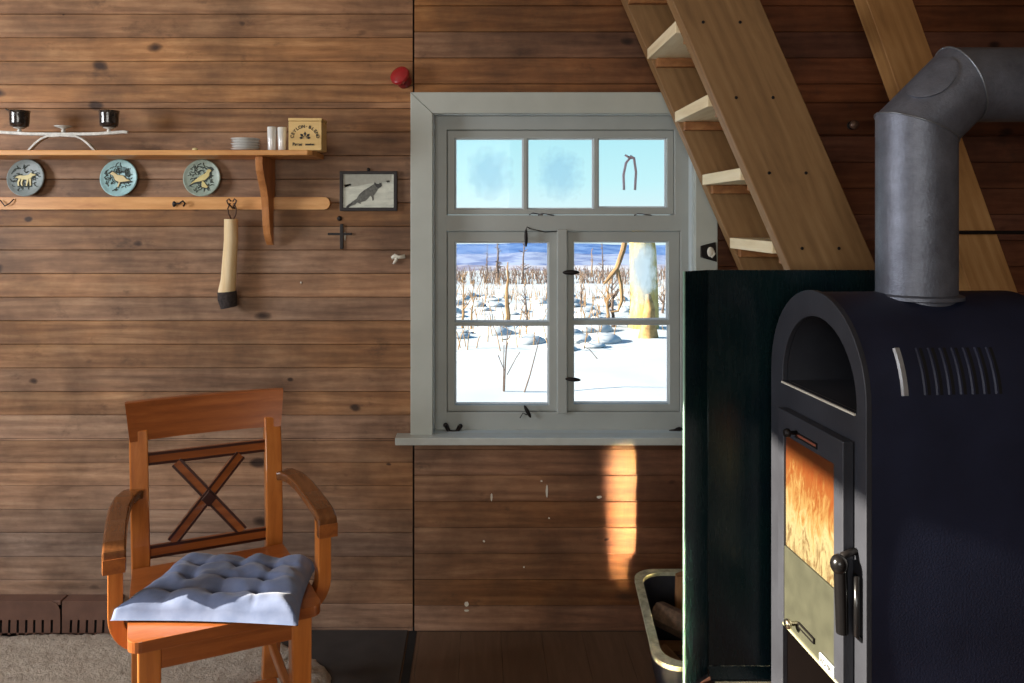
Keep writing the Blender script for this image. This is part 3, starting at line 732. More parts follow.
# ------------------------------------------------------------------ mat, rug
m = MB().box(-1.9, -.242, 1.2, WY - .002, .0005, .006)
tag(m.build('floor_mat', W['mat'], bevel=.002), 'flat dark grey floor mat under the edge of the rug', 'mat')
struct(MB().box(-.238, -.212, 1.0, WY - .001, -.002, .0015).build('trim_2', W['black']))
rg = MB(); NX, NY = 170, 150
def rug_out(u, v):      # superellipse-ish patch
    x = -1.62 + (u * 2 - 1) * 1.22; y = 1.62 + (v * 2 - 1) * 1.02
    return x, y
def inside(x, y):
    # rounded corner outline through (-.434,2.39),(-.537,2.53),(-.7,2.60),(-1.56,2.62)
    dx = abs(x + 1.42) / 1.045; dy = abs(y - 1.55) / 1.08
    return (dx ** 5 + dy ** 5) ** .2
vs = []; 
for j in range(NY + 1):
    for i in range(NX + 1):
        u, v = i / NX * 2 - 1, j / NY * 2 - 1
        # map square to superellipse
        d = (abs(u) ** 5 + abs(v) ** 5) ** .2; mx = max(abs(u), abs(v)); k = (mx / d) if d > 0 else 1
        wob = 1 + .012 * noise.noise(Vector((u * 6, v * 6, 3))) * mx ** 6 * 2
        x = -1.44 + u * k * 1.06 * wob; y = 1.56 + v * k * 1.09 * wob
        edge = max(0, 1 - mx); hgt = .024 * min(1, (edge * 22)) ** .5
        z = .0065 + hgt * (1 + .18 * noise.noise(Vector((x * 25, y * 25, 0))) + random.uniform(-.22, .22))
        vs.append((x + random.uniform(-.003, .003), min(y + random.uniform(-.003, .003), WY - .055 if x < -1.2 else WY - .01), z))
fs = [(j * (NX + 1) + i, j * (NX + 1) + i + 1, (j + 1) * (NX + 1) + i + 1, (j + 1) * (NX + 1) + i) for j in range(NY) for i in range(NX)]
rg.add(vs, fs)
tag(rg.build('shag_rug', W['rug'], smooth=True), 'taupe shaggy rug with rounded corner under the armchair', 'rug')

# ------------------------------------------------------------------ armchair
CA = math.radians(24.7)
chair = thing('armchair', 'orange-brown wooden armchair with crossed back slats beside the window wall', 'chair', (-.676, 2.066, .026), CA)
ZF = -.026   # local floor offset: rug pile under the legs
def cb(mb_, name, mat, parent=chair, bevel=.004, smooth=False): return mb_.build(name, W[mat], parent, world=False, bevel=bevel, smooth=smooth)
z_ = lambda z: z + ZF
for sx in (-1, 1):
    x = sx * .172
    cb(MB().sweep([(x, -.182, z_(.42)), (x, -.182, z_(.2)), (x + sx * .002, -.184, 0)], .050, .044, (1, 0, 0), ws=[1, .95, .82]), 'leg', 'chairz')
    # back post with rear leg in one curved piece
    cb(MB().sweep([(x * 1.03, .262, 0), (x * 1.03, .222, z_(.2)), (x * 1.03, .205, z_(.40)), (x * 1.04, .208, z_(.50)), (x * 1.05, .225, z_(.62)), (x * 1.06, .25, z_(.74)), (x * 1.06, .264, z_(.80))], .048, .032, (1, 0, 0)), 'back_post', 'chairz')
    cb(MB().sweep([(x, -.16, z_(.155)), (x, .212, z_(.155))], .02, .028, (1, 0, 0)), 'stretcher', 'chairy')
    cb(MB().box(x - .012, x + .012, -.165, .195, z_(.365), z_(.423)), 'side_apron', 'chairy')
cb(MB().box(-.15, .15, -.20, -.178, z_(.365), z_(.423)), 'front_apron', 'chairx')
cb(MB().box(-.15, .15, .188, .208, z_(.365), z_(.423)), 'rear_apron', 'chairx')
cb(MB().box(-.15, .15, -.01, .01, z_(.140), z_(.168)), 'cross_stretcher', 'chairx')
o_ = [(-.218, -.19)] + [(-.188 + .03 * math.cos(a), -.198 + .03 * math.sin(a)) for a in [PI + i * PI / 12 for i in range(7)]] + [(.188 + .03 * math.cos(a), -.198 + .03 * math.sin(a)) for a in [1.5 * PI + i * PI / 12 for i in range(7)]] + [(.214, -.05), (.200, .180), (-.200, .180), (-.214, -.05)]
cb(MB().plate(o_[1:], z_(.424), z_(.45), 'xy'), 'seat', 'chairx', bevel=.009)
# crest rail
m = MB(); NU = 16; vs = []
prof = [(-.012, 0), (.012, 0), (.013, .5), (.015, 1), (.004, 1.03), (-.008, 1), (-.012, .5)]
for i in range(NU + 1):
    u = i / NU * 2 - 1
    for dy, v in prof:
        vs.append((u * (.205 + .012 * v), .258 + .022 * v + .02 * (1 - u * u) - .008 + dy, z_(.775 + .102 * v)))
n = len(prof); fs = [tuple(range(n)), tuple(NU * n + k for k in reversed(range(n)))]
for i in range(NU):
    for k in range(n): fs.append((i * n + k, (i + 1) * n + k, (i + 1) * n + (k + 1) % n, i * n + (k + 1) % n))
m.add(vs, fs); cb(m, 'crest_rail', 'chairx', bevel=.002, smooth='e')
# lattice back; y follows the post lean
yb = lambda z: .205 + max(0, (z - .46)) * .16
def slat(p0, p1, w, name, edges=True, mat='chairx'):
    (xa, za), (xb, zb) = p0, p1; n_ = 6
    pa = [(xa + (xb - xa) * i / n_, yb(za + (zb - za) * i / n_), z_(za + (zb - za) * i / n_)) for i in range(n_ + 1)]
    o = cb(MB().sweep(pa, .012, w, (0, 1, 0)), name, mat, bevel=.001)
    dx, dz = xb - xa, zb - za; L = math.hypot(dx, dz); nx, nz = -dz / L, dx / L
    for s_ in (-1, 1):
        pe = [(x + nx * s_ * w * .40, y - .0062, z + nz * s_ * w * .40) for x, y, z in pa]
        cb(MB().sweep(pe, .004, w * .2, (0, 1, 0)), 'dark_edge', 'inlay', o, bevel=0)
    return o
slat((-.158, .722), (.158, .722), .034, 'back_rail')
slat((-.158, .478), (.158, .478), .034, 'back_rail')
slat((-.085, .705), (.09, .495), .031, 'cross_slat')
slat((.09, .705), (-.098, .495), .031, 'cross_slat')
c = (0.0, yb(.598) - .010, z_(.598))
cb(MB().sweep([(c[0], c[1] - .002, c[2] - .021), (c[0], c[1] - .002, c[2]), (c[0], c[1] - .002, c[2] + .021)], .008, .034, (0, 1, 0)).build('x', None) and MB().plate([(c[0] - .021, c[2]), (c[0], c[2] + .023), (c[0] + .021, c[2]), (c[0], c[2] - .023)], c[1] - .004, c[1] + .004), 'centre_boss', 'inlay', bevel=.001)
bpy.data.objects.remove(bpy.data.objects['x'])
for sx in (-1, 1):
    pa = [(x_ + .006, y_, zz_) for x_, y_, zz_ in [(sx * .196, .215, .640), (sx * .208, .200, .643), (sx * .226, .165, .641), (sx * .238, .11, .634), (sx * .245, .04, .626), (sx * .248, -.03, .622), (sx * .250, -.078, .618), (sx * .251, -.104, .608), (sx * .251, -.112, .589), (sx * .251, -.113, .568)]]
    m = MB(); pp = [Vector(p) for p in pa]; vs = []
    for i, p in enumerate(pp):
        t_ = (pp[min(i + 1, 9)] - pp[max(i - 1, 0)]).normalized()
        sd = Vector((t_.y, -t_.x, 0)); sd = sd.normalized() if i < 7 else Vector((-1, 0, 0)) * (1 if sd.x <= 0 else 1)
        if i < 7 and sd.x > 0: sd = -sd
        nn = t_.cross(sd).normalized()
        for a, b in ((-1, -1), (1, -1), (1, 1), (-1, 1)): vs.append(p + sd * a * .026 + nn * b * .012 + Vector((0, 0, ZF)))
    fs = [(0, 1, 2, 3), tuple(36 + i for i in (3, 2, 1, 0))] + [(4 * i + j, 4 * i + 4 + j, 4 * i + 4 + (j + 1) % 4, 4 * i + (j + 1) % 4) for i in range(9) for j in range(4)]
    m.add(vs, fs); ar = cb(m, 'armrest', 'chaira', bevel=.005)
    cb(MB().box(sx * .251 + .006 - .0245, sx * .251 + .006 + .0245, -.1262, -.124, z_(.569), z_(.604)), 'lit_arm_end', 'chairy', ar, bevel=.001)  # lighter plate stands in for sunlight on the arm front
    path = [(sx * .248, -.078, .608), (sx * .248, -.078, .52), (sx * .248, -.078, .455)] + [(sx * (.248 - .068 * (1 - math.cos(a))), -.078, .455 - .075 * math.sin(a)) for a in [k * PI / 16 for k in range(1, 9)]] + [(sx * .172, -.078, .380)]
    cb(MB().sweep([(x + .006 * min(1, abs(x) / .24), y, z_(z)) for x, y, z in path], .046, .034, (0, 1, 0)), 'arm_support', 'chairz', bevel=.003)

# cushion
cs = MB(); N = 64
C = [Vector((-.862, 1.862, 0)), Vector((-.418, 1.838, 0)), Vector((-.440, 2.135, 0)), Vector((-.800, 2.165, 0))]
top = []; bot = []
for j in range(N + 1):
    for i in range(N + 1):
        u, v = i / N, j / N
        e = min(u, 1 - u, v, 1 - v)
        # pull sides in between corners (pointed corners)
        uu = u + .022 * math.sin(PI * v) * (1 - 2 * u); vv = v + .028 * math.sin(PI * u) * (1 - 2 * v)
        p = (C[0] * (1 - uu) + C[1] * uu) * (1 - vv) + (C[3] * (1 - uu) + C[2] * uu) * vv
        puff = min(1, e / .15); puff = math.sqrt(max(0, 1 - (1 - puff) ** 2.4))
        tu = abs(math.sin(PI * u * 4)) ; tv = abs(math.sin(PI * v * 4))
        du = (u * 4) - round(u * 4); dv = (v * 4) - round(v * 4); inner = 0.12 < u < .88 and 0.12 < v < .88
        dimp = math.exp(-(du * du + dv * dv) / .018) if inner else 0
        crease = (.30 * (1 - tu ** .6) + .30 * (1 - tv ** .6)) * min(1, e / .1)
        wr = noise.noise(Vector((u * 9, v * 9, 1.3))) * .22
        h = .046 * puff * (1 - .62 * dimp - crease * .55 + wr)
        z0 = .456 + .003 * puff
        top.append((p.x, p.y, z0 + h)); bot.append((p.x, p.y, .4525 + .0035 * (1 - puff)))
n = (N + 1); cs.add(top + bot, [(j * n + i, j * n + i + 1, (j + 1) * n + i + 1, (j + 1) * n + i) for j in range(N) for i in range(N)] + [(n * n + j * n + i, n * n + (j + 1) * n + i, n * n + (j + 1) * n + i + 1, n * n + j * n + i + 1) for j in range(N) for i in range(N)]
       + [(i, n * n + i, n * n + i + 1, i + 1) for i in range(N)] + [(N * n + i, N * n + i + 1, n * n + N * n + i + 1, n * n + N * n + i) for i in range(N)]
       + [(j * n, (j + 1) * n, n * n + (j + 1) * n, n * n + j * n) for j in range(N)] + [(j * n + N, n * n + j * n + N, n * n + (j + 1) * n + N, (j + 1) * n + N) for j in range(N)])
cush = thing('seat_cushion', 'blue-grey tufted seat cushion lying on the armchair', 'cushion', (-.63, 2.0, .4525))
cs.build('cover', W['cushion'], cush, smooth=True)
for a in (1, 2, 3):
    for b in (1, 2, 3):
        k = top[int(b * N / 4) * n + int(a * N / 4)]
        MB().ball((k[0], k[1], k[2] + .001), (.006, .006, .003), n=10, m=6).build('button', W['cushion'], cush, smooth=True)

# ------------------------------------------------------------------ ladder stair
LA = math.atan(.437)
lad = thing('loft_ladder', 'steep pine loft ladder with open treads rising left of the stove pipe', 'ladder', (1.388, 2.17, 0))
def stringer(y0, name, mat, x0=1.388, w=.219, L=2.86, t_=.05, parent=lad, slope=LA, origin_y=2.17):
    o = MB().plate([(0, 0), (w, -w * math.tan(slope)), (w, L), (0, L)], 0, t_).build(name, W[mat], parent, world=False, bevel=.003)
    o.location = Vector((x0, y0, 0)) - (parent.location if parent else Vector()); o.rotation_euler = (0, -slope, 0); return o
stringer(2.17, 'stringer', 'stringer'); stringer(2.60, 'stringer', 'stringer')
for k in range(-6, 6):
    z = 1.531 + .2045 * k
    if z < .1: continue
    xr = 1.388 - z * .437
    w = .218
    MB().box(xr + .003, xr + .015 + w, 2.222, 2.598, z - .034, z).build('tread', W['tread'], lad, bevel=.002)
    for yy in (2.2205, 2.574):
        MB().box(xr + .030, xr + w - .01, yy, yy + .025, z - .062, z - .0345).build('cleat', W['cleat'], lad, bevel=.002)
    if z > 1.2:
        for f_ in (.055, .155):
            MB().lathe([(.004, 0), (.0045, .001), (.001, .0015)], 12, Matrix.Translation((xr + f_ + .01, 2.17, z - .017)) @ Matrix.Rotation(PI / 2, 4, 'X')).build('screw', W['iron'], lad, smooth='e')
# slanting beam behind the pipe
SB = math.atan(.36)
bo = MB().plate([(0, 0), (.134, -.134 * math.tan(SB)), (.134, 2.9), (0, 2.9)], 0, .073).build('slanted_beam', W['beam'], bevel=.003)
bo.location = (1.42 + 1.4 * .36, 2.45, 0); bo.rotation_euler = (0, -SB, 0)
tag(bo, 'thick slanted pine beam running up behind the stove pipe', 'beam')

# ------------------------------------------------------------------ hearth, heat shield
HZ = .255
he = MB().plate([(.54, 1.965), (.50, 1.90), (.50, 1.25), (2.0, 1.25), (2.0, 1.99), (.57, 1.99)], 0, HZ, 'xy').build('hearth', W['hearth'], bevel=.006)
tag(he, 'raised dark brown hearth slab beneath the wood stove', 'hearth')
YS = 1.978
gs = thing('heat_shield', 'tall dark green enamelled steel heat shield standing behind the stove', 'heat shield', (.8, YS, HZ))
xa, xb = at(708, 0, YS).x, 1.12; zt_ = at(0, 270, YS).z
MB().box(xa, xb, YS, YS + .004, HZ + .03, zt_).build('back_panel', W['green'], gs, bevel=.001)
m = MB(); wx, wy = at(685, 0, 1.93).x, 1.93
m.add([(xa, YS, HZ + .012), (wx, wy, HZ - .002), (wx, wy, zt_), (xa, YS, zt_), (xa, YS + .004, HZ + .012), (wx - .003, wy + .003, HZ - .002), (wx - .003, wy + .003, zt_), (xa, YS + .004, zt_)],
      [(0, 1, 2, 3), (4, 7, 6, 5), (0, 4, 5, 1), (3, 2, 6, 7), (1, 5, 6, 2)])
# keep the wing just above the hearth top
m.v = [Vector((v.x, v.y, max(v.z, HZ + .002))) for v in m.v]
m.build('side_wing', W['green'], gs)
MB().tube([(wx - .002, wy, HZ + .003), (wx - .002, wy, zt_)], .003, 8).build('rolled_edge', plain('pale_lit_edge', srgb(130, 168, 150), .4), gs, smooth=True)  # sunlight along the wing edge painted as a pale colour
MB().tube([(xa, YS, HZ + .004), (xa, YS, zt_)], .0018, 8).build('fold', W['green'], gs, smooth=True)
m = MB(); m.add([(xa, YS, HZ + .03), (xb, YS, HZ + .03), (xb, YS - .025, HZ + .012), (xa, YS - .025, HZ + .012), (xa, YS, HZ + .026), (xb, YS, HZ + .026), (xb, YS - .025, HZ + .008), (xa, YS - .025, HZ + .008)],
      [(0, 3, 2, 1), (4, 5, 6, 7), (3, 7, 6, 2), (0, 1, 5, 4), (0, 4, 7, 3), (1, 2, 6, 5)])
m.build('bottom_lip', W['green'], gs)
for x in (xa + .02, xb - .02): MB().box(x - .01, x + .01, YS, YS + .004, HZ, HZ + .032).build('foot', W['green'], gs)
MB().box(xa + .01, xb - .03, YS - .028, YS - .024, HZ + .0005, HZ + .006).build('floor_strip', plain('pale_strip', srgb(196, 190, 160), .4), gs)

# ------------------------------------------------------------------ stove (local x = depth to the right, y = across the front)
stv = thing('wood_stove', 'tall black arched wood stove with an amber glass door on the hearth', 'stove', (.742, 1.53, HZ), math.atan(.08))
SW, SR = .402, .201; ZS = .978 - SR; SD = .44
def archpts(w0, w1, zs, z0, r=None, n=24):
    c = (w0 + w1) / 2; r = r or (w1 - w0) / 2
    return [(w0, z0)] + [(c - r * math.cos(PI * i / n), zs + r * math.sin(PI * i / n)) for i in range(n + 1)] + [(w1, z0)]
def sb(m, name, mat, parent=stv, bevel=0.0, smooth=False): return m.build(name, W[mat] if isinstance(mat, str) else mat, parent, world=False, bevel=bevel, smooth=smooth)
m = MB(); m.plate(archpts(0, SW, ZS, 0), .006, SD, 'yz', holes=[archpts(.004, SW - .004, ZS, .004)])
sb(m, 'body_shell', 'stove', smooth='e')
sb(MB().plate(archpts(.004, SW - .004, ZS, .004), SD - .01, SD - .004, 'yz'), 'back_plate', 'stove')
# front plate with niche opening and log space opening
nic = [(.030, .758)] + [(.1875 - .1575 * math.cos(PI * i / 24), .768 + .159 * math.sin(PI * i / 24)) for i in range(25)] + [(.345, .758)]
low = [(.040, .035), (.040, .205), (.345, .205), (.345, .035)]
fpz = archpts(-.004, SW + .004, ZS, 0)
sb(MB().plate(fpz, -.006, .006, 'yz', holes=[nic, low]), 'front_plate', 'frontplate', bevel=.0015)
# niche lining
m = MB(); nn_ = len(nic)
vs = [(.006, a, b) for a, b in nic] + [(.30, a, b) for a, b in nic]
m.add(vs, [(i, i + 1, i + 1 + nn_, i + nn_) for i in range(nn_ - 1)] + [(0, nn_ - 1, 2 * nn_ - 1, nn_)] + [tuple(range(nn_, 2 * nn_))])
sb(m, 'niche_lining', 'frontplate', smooth='e')
sb(MB().box(-.010, .02, .032, .343, .753, .757), 'niche_edge_strip', plain('bright_steel_strip', srgb(214, 210, 196), .4, .1))
m = MB(); vs = [(.006, a, b) for a, b in low] + [(.34, a, b) for a, b in low]
m.add(vs, [(i, (i + 1) % 4, (i + 1) % 4 + 4, i + 4) for i in range(4)] + [(4, 5, 6, 7)])
sb(m, 'log_space_lining', plain('dark_brown_lining', srgb(44, 30, 24), .8))  # one dark brown inside the log space
# door
door = part('door', stv); door.location = (0, 0, 0)
d0, d1 = -.030, -.008
doorout = [(.036, .216), (.036, .702), (.314, .702), (.314, .216)]
gl = [(.074, .2162), (.074, .645), (.288, .645), (.288, .2162)]
mdr = MB(); mdr.plate([(.036, .216), (.036, .702), (.318, .702), (.318, .216), (.290, .216), (.290, .647), (.072, .647), (.072, .216)], d0, d1, 'yz')
mdr.build('door_frame', W['frontplate'], door, world=False, bevel=.002)
MB().box(d0 + .006, d1, .072, .290, .396, .647).build('glass_pane', W['amber'], door, world=False)
MB().box(d0 + .002, d1, .072, .290, .216, .395).build('lower_plate', W['ashplate'], door, world=False, bevel=.001)
MB().box(d0 - .002, d0 + .003, .040, .290, .2165, .2215).build('bottom_edge', plain('pale_door_edge', srgb(170, 168, 140), .4, .3), door, world=False)
RY = Matrix.Rotation(-PI / 2, 4, 'Y')
def knob(y, z, mat, r, L=.026):
    MB().lathe([(r * .5, 0), (r * .45, L * .5), (r, L * .62), (r * 1.05, L * .8), (r * .8, L), (.001, L * 1.02)], 20, Matrix.Translation((d0, y, z)) @ RY).build('air_knob', mat, door, world=False, smooth=True)
knob(.226, .668, W['iron'], .0095, .028); knob(.226, .250, W['silver'], .0105, .026)
slotm = plain('pink_glint_slot', srgb(176, 104, 84), .35, .5)  # pinkish channel colour stands for a reflection in the slot
def slot(y0, y1, z, mat, inner):
    o = MB().plate([(y0, z - .006), (y0, z + .006), (y1, z + .006), (y1, z - .006)], d0 - .0025, d0 + .001, 'yz', holes=[[(y0 + .003, z - .003), (y0 + .003, z + .003), (y1 - .003, z + .003), (y1 - .003, z - .003)]]).build('slider_slot', mat, door, world=False)
    MB().box(d0 - .0012, d0 + .001, y0 + .003, y1 - .003, z - .003, z + .003).build('slot_channel', inner, o, world=False)
slot(.135, .228, .664, W['iron'], slotm); slot(.148, .218, .252, W['iron'], W['ashplate'])
pl = MB().box(d0 - .0035, d0, .066, .122, .222, .244).build('name_plate', W['tag'], door, world=False, bevel=.0006)
m = MB(); rnd = random.Random(3)
Mx = Matrix.Translation((d0 - .0038, .094, .2275)) @ Matrix(((0, 0, -1, 0), (-1, 0, 0, 0), (0, 1, 0, 0), (0, 0, 0, 1)))
letters('RO//IN', .0155, Mx, m, .0003); m.build('lettering', W['ink'], pl, world=False)
hd = part('handle', door)
MB().ball((-.044, .024, .468), (.017, .017, .020)).build('grip_ball', W['handle'], hd, world=False, smooth=True)
MB().tube([(-.042, .024, .462), (-.040, .024, .40), (-.038, .024, .335)], [.0125, .012, .0115], 16).build('grip', W['handle'], hd, world=False, smooth='e')
MB().tube([(-.008, .030, .49), (-.036, .024, .485), (-.042, .024, .47)], .007, 12).build('handle_arm', W['iron'], hd, world=False, smooth=True)
MB().tube([(-.016, .012, .45), (-.016, .012, .335), (-.004, .012, .325)], .0055, 12).build('latch_rod', W['handle'], hd, world=False, smooth=True)
for z in (.30, .60): MB().tube([(-.016, .324, z - .025), (-.016, .324, z + .025)], .008, 12).build('hinge', W['stove'], door, world=False, smooth='e')
# vent louvres on the arched side
for k, x in enumerate((.072, .115, .140, .164, .188, .212, .236, .260)):
    m = MB(); vs = []; c = SW / 2
    for i in range(9):
        a = math.radians(6 + 26 * i / 8)
        for rr in (SR + .0002, SR + (.0045 if k == 0 else .0022)):
            for dx in (-.0045, .0045) if k == 0 else (-.002, .002):
                vs.append((x + dx + (.003 if rr > SR + .001 else 0), c - rr * math.cos(a), ZS + rr * math.sin(a)))
    fs = [(0, 1, 3, 2), (32, 34, 35, 33)]
    for i in range(8):
        b = 4 * i; fs += [(b, b + 4, b + 5, b + 1), (b + 2, b + 3, b + 7, b + 6), (b, b + 2, b + 6, b + 4), (b + 1, b + 5, b + 7, b + 3)]
    m.add(vs, fs)
    o = sb(m, 'vent_louvre', 'stove' if k else plain('glint_louvre', srgb(150, 150, 152), .4, .3))  # first louvre is paler: its reflection is painted into the colour
    if k == 0: o['label'] = 'pale louvre with painted reflection'
    else:
        m = MB(); vs = []
        for i in range(9):
            a = math.radians(6 + 26 * i / 8)
            for dx in (.0022, .0125): vs.append((x + dx, c - (SR + .0008) * math.cos(a), ZS + (SR + .0008) * math.sin(a))); vs.append((x + dx, c - (SR - .003) * math.cos(a), ZS + (SR - .003) * math.sin(a)))
        fs = []
        for i in range(8):
            b = 4 * i; fs += [(b, b + 4, b + 6, b + 2), (b + 1, b + 3, b + 7, b + 5), (b, b + 1, b + 5, b + 4), (b + 2, b + 6, b + 7, b + 3)]
        m.add(vs, fs); m.build('vent_gap', W['black'], o, world=False)

# flue pipe
PX, PY, PR = .9456, 1.735, .080
fp_ = thing('flue_pipe', 'thick grey steel flue pipe rising from the stove and elbowing right', 'pipe', (PX, PY, HZ + .975))
def seg(p0, p1, d, k0, k1, r, name, caps=False):
    d = Vector(d).normalized(); nrm = Vector((-d.z, 0, d.x)); b = Vector((0, 1, 0)); n_ = 48; vs = []
    for p, k in ((p0, k0), (p1, k1)):
        for i in range(n_):
            q = 2 * PI * i / n_; cq = math.cos(q)
            vs.append(Vector(p) + b * r * math.sin(q) + nrm * r * cq + d * r * cq * k)
    m = MB(); m.add(vs, [(i, (i + 1) % n_, (i + 1) % n_ + n_, i + n_) for i in range(n_)] + ([tuple(range(n_))] if caps else []))
    return m.build(name, W['pipe'], fp_, smooth='e')
T = math.tan(math.radians(22.5)); c1 = Vector((PX, PY, 1.588)); c2 = c1 + Vector((.094, 0, .094))
seg((PX, PY, HZ + .955), c1, (0, 0, 1), 0, T, PR, 'upright_section')
seg(c1, c2, (1, 0, 1), -T, T, PR - .0005, 'elbow_section')
seg(c2, (XR - .002, PY, c2.z), (1, 0, 0), -T, 0, PR, 'outlet_section')
for c_, d_ in ((c1, (0, 0, 1)), (c2, (1, 0, 1))):
    d = Vector(d_).normalized(); nrm = Vector((-d.z, 0, d.x))
    MB().tube([c_ + Vector((0, 1, 0)) * (PR + .0005) * math.sin(q) + (nrm + d * T) * (PR + .0005) * math.cos(q) for q in [2 * PI * i / 48 for i in range(49)]], .0022, 6).build('seam_bead', plain('bright_seam', srgb(128, 132, 138), .35, .7), fp_, smooth=True)
MB().lathe([(PR + .001, 0), (PR + .012, .003), (PR + .012, .010), (PR + .001, .014)], 48, Matrix.Translation((PX, PY, HZ + .962))).build('base_collar', W['pipe'], fp_, smooth='e')
# hatch: raised oval lid wrapped on the elbow
d = Vector((1, 0, 1)).normalized(); nrm = Vector((-1, 0, 1)).normalized(); m = MB(); mid = (c1 + c2) / 2 + d * .012
rings = 8; K = 40; vs = []
def surf(t_, ph, r): return mid + d * t_ + (nrm * math.cos(ph) - Vector((0, 1, 0)) * math.sin(ph)) * r
PH0 = math.radians(34)
for (sc_, r) in ((1.0, PR - .002), (1.0, PR + .004), (.9, PR + .0055), (.6, PR + .0055), (.3, PR + .0055)):
    for i in range(K):
        q = 2 * PI * i / K; vs.append(surf(.058 * sc_ * math.cos(q), PH0 + math.radians(30) * sc_ * math.sin(q), r))
fs = [(g * K + i, g * K + (i + 1) % K, (g + 1) * K + (i + 1) % K, (g + 1) * K + i) for g in range(4) for i in range(K)] + [tuple(4 * K + i for i in range(K))]
m.add(vs, fs); m.build('cleaning_hatch', W['pipe'], fp_, smooth='e')
# thin rod right of pipe
tag(MB().tube([(1.36, 2.4, at(0, 232.5, 2.4).z), (XR - .001, 2.4, at(0, 232.5, 2.4).z)], .006, 10).build('wall_rod', W['iron'], smooth='e'), 'thin dark horizontal rod beyond the pipe fixed to the right wall', 'rod')

# ------------------------------------------------------------------ wood tub with logs
BX, BZ = .0, .25
def tub_outline(ins, yoff=0, grow=0):
    x0, x1, y0, y1, r = .447 + ins - grow, .90 - ins + grow, 2.035 + ins - grow, 2.60 - ins + grow, .07
    sk = lambda x, y: (x + (y - 2.035) * .085 if x < .7 else x, y)
    pts = []
    for cx_, cy_, a0 in ((x1 - r, y1 - r, 0), (x0 + r, y1 - r, PI / 2), (x0 + r, y0 + r, PI), (x1 - r, y0 + r, 1.5 * PI)):
        for i in range(7):
            a = a0 + PI / 2 * i / 6; pts.append(sk(cx_ + r * math.cos(a), cy_ + r * math.sin(a)))
    return pts
tub = thing('firewood_tub', 'dark plastic tub with a speckled pale rim behind the heat shield', 'tub', (.68, 2.3, 0))
o0, o1, i1, i0 = tub_outline(.05), tub_outline(0.012), tub_outline(.020), tub_outline(.056); n = len(o0); m = MB()
vs = [(x, y, .0) for x, y in o0] + [(x, y, BZ - .01) for x, y in o1] + [(x, y, BZ - .01) for x, y in i1] + [(x, y, .012) for x, y in i0]
fs = [tuple(reversed(range(n))), tuple(3 * n + i for i in range(n))] + [(g * n + i, g * n + (i + 1) % n, (g + 1) * n + (i + 1) % n, (g + 1) * n + i) for g in range(3) for i in range(n)]
m.add(vs, fs); m.build('tub_body', W['tub'], tub, smooth='e')
MB().plate(tub_outline(0.0), BZ - .012, BZ, 'xy', holes=[tub_outline(.024)]).build('rim', W['tubrim'], tub, bevel=.004)
def log(p0, p1, r, label, split=False, seed=0):
    rnd = random.Random(seed); p0, p1 = Vector(p0), Vector(p1); L = (p1 - p0).length
    o = thing('firewood_log', label, 'log', p0, 0, 'firewood in the tub'); o.rotation_euler = (p1 - p0).to_track_quat('X', 'Z').to_euler()
    n_ = 14; vs = []
    for i in range(n_):
        q = 2 * PI * i / n_; rr = r * (1 + rnd.uniform(-.07, .07))
        y, z = rr * math.cos(q), rr * math.sin(q)
        if split and z > r * .15: z = r * .15 + (z - r * .15) * .2
        vs.append((y, z))
    m = MB(); m.add([(0, y, z) for y, z in vs] + [(L * .5, y * 1.04, z * 1.03) for y, z in vs] + [(L, y * .95, z * .95) for y, z in vs],
                  [(g * n_ + i, g * n_ + (i + 1) % n_, (g + 1) * n_ + (i + 1) % n_, (g + 1) * n_ + i) for g in (0, 1) for i in range(n_)])
    m.build('bark', W['bark'] if not split else W['fire'], o, world=False, smooth='e')
    for xe_, k_ in ((-.0005, .99), (L + .0005, .94)):
        MB().add([(xe_, y * k_, z * k_) for y, z in vs], [tuple(range(n_))]).build('cut_end', W['fire'], o, world=False)
log((.545, 2.14, .055), (.80, 2.15, .055), .036, 'split log lying flat at the front bottom of the tub', True, 1)
log((.545, 2.25, .055), (.82, 2.26, .055), .038, 'round log on the tub floor behind the front one', False, 2)
log((.545, 2.37, .055), (.82, 2.38, .055), .037, 'round log on the tub floor towards the wall', False, 3)
log((.55, 2.49, .055), (.80, 2.48, .055), .034, 'split log on the tub floor nearest the wall', True, 4)
log((.515, 2.13, .165), (.80, 2.12, .160), .040, 'pale split log on top at the front of the tub', True, 5)
log((.53, 2.20, .135), (.80, 2.24, .135), .030, 'round log in the upper layer second from the front', False, 6)
log((.535, 2.40, .205), (.70, 2.20, .205), .036, 'brown log lying slantwise on top of the tub load', False, 7)
log((.655, 2.50, .10), (.655, 2.51, .268), .042, 'short block standing upright at the back of the tub', True, 8)
log((.525, 2.30, .16), (.60, 2.20, .105), .016, 'thin split stick beside the slanting log', True, 9)

# ------------------------------------------------------------------ outdoors
def gz(x, y):
    d = y - WY
    base = -.10 - .020 * max(0, d) - .0009 * max(0, d - 12) ** 2 * (1 if d < 45 else 0) - (0 if d < 45 else .98 + .08 * (d - 45))
    return base + .10 * noise.noise(Vector((x * .35, y * .35, 0))) + .04 * noise.noise(Vector((x * 1.3, y * 1.3, 4))) * min(1, d / 3 + .2)
sg = MB(); vs = []; NXg, NYg = 140, 150
ys = [WY + .2 + 60 * (j / NYg) ** 2 for j in range(NYg + 1)]
for y in ys:
    for i in range(NXg + 1):
        hw = 10 + y * 1.2; x = -hw + 2 * hw * i / NXg; vs.append((x, y, gz(x, y)))
sg.add(vs, [(j * (NXg + 1) + i, j * (NXg + 1) + i + 1, (j + 1) * (NXg + 1) + i + 1, (j + 1) * (NXg + 1) + i) for j in range(NYg) for i in range(NXg)])
struct(sg.build('snow_ground', W['snow'], smooth=True))
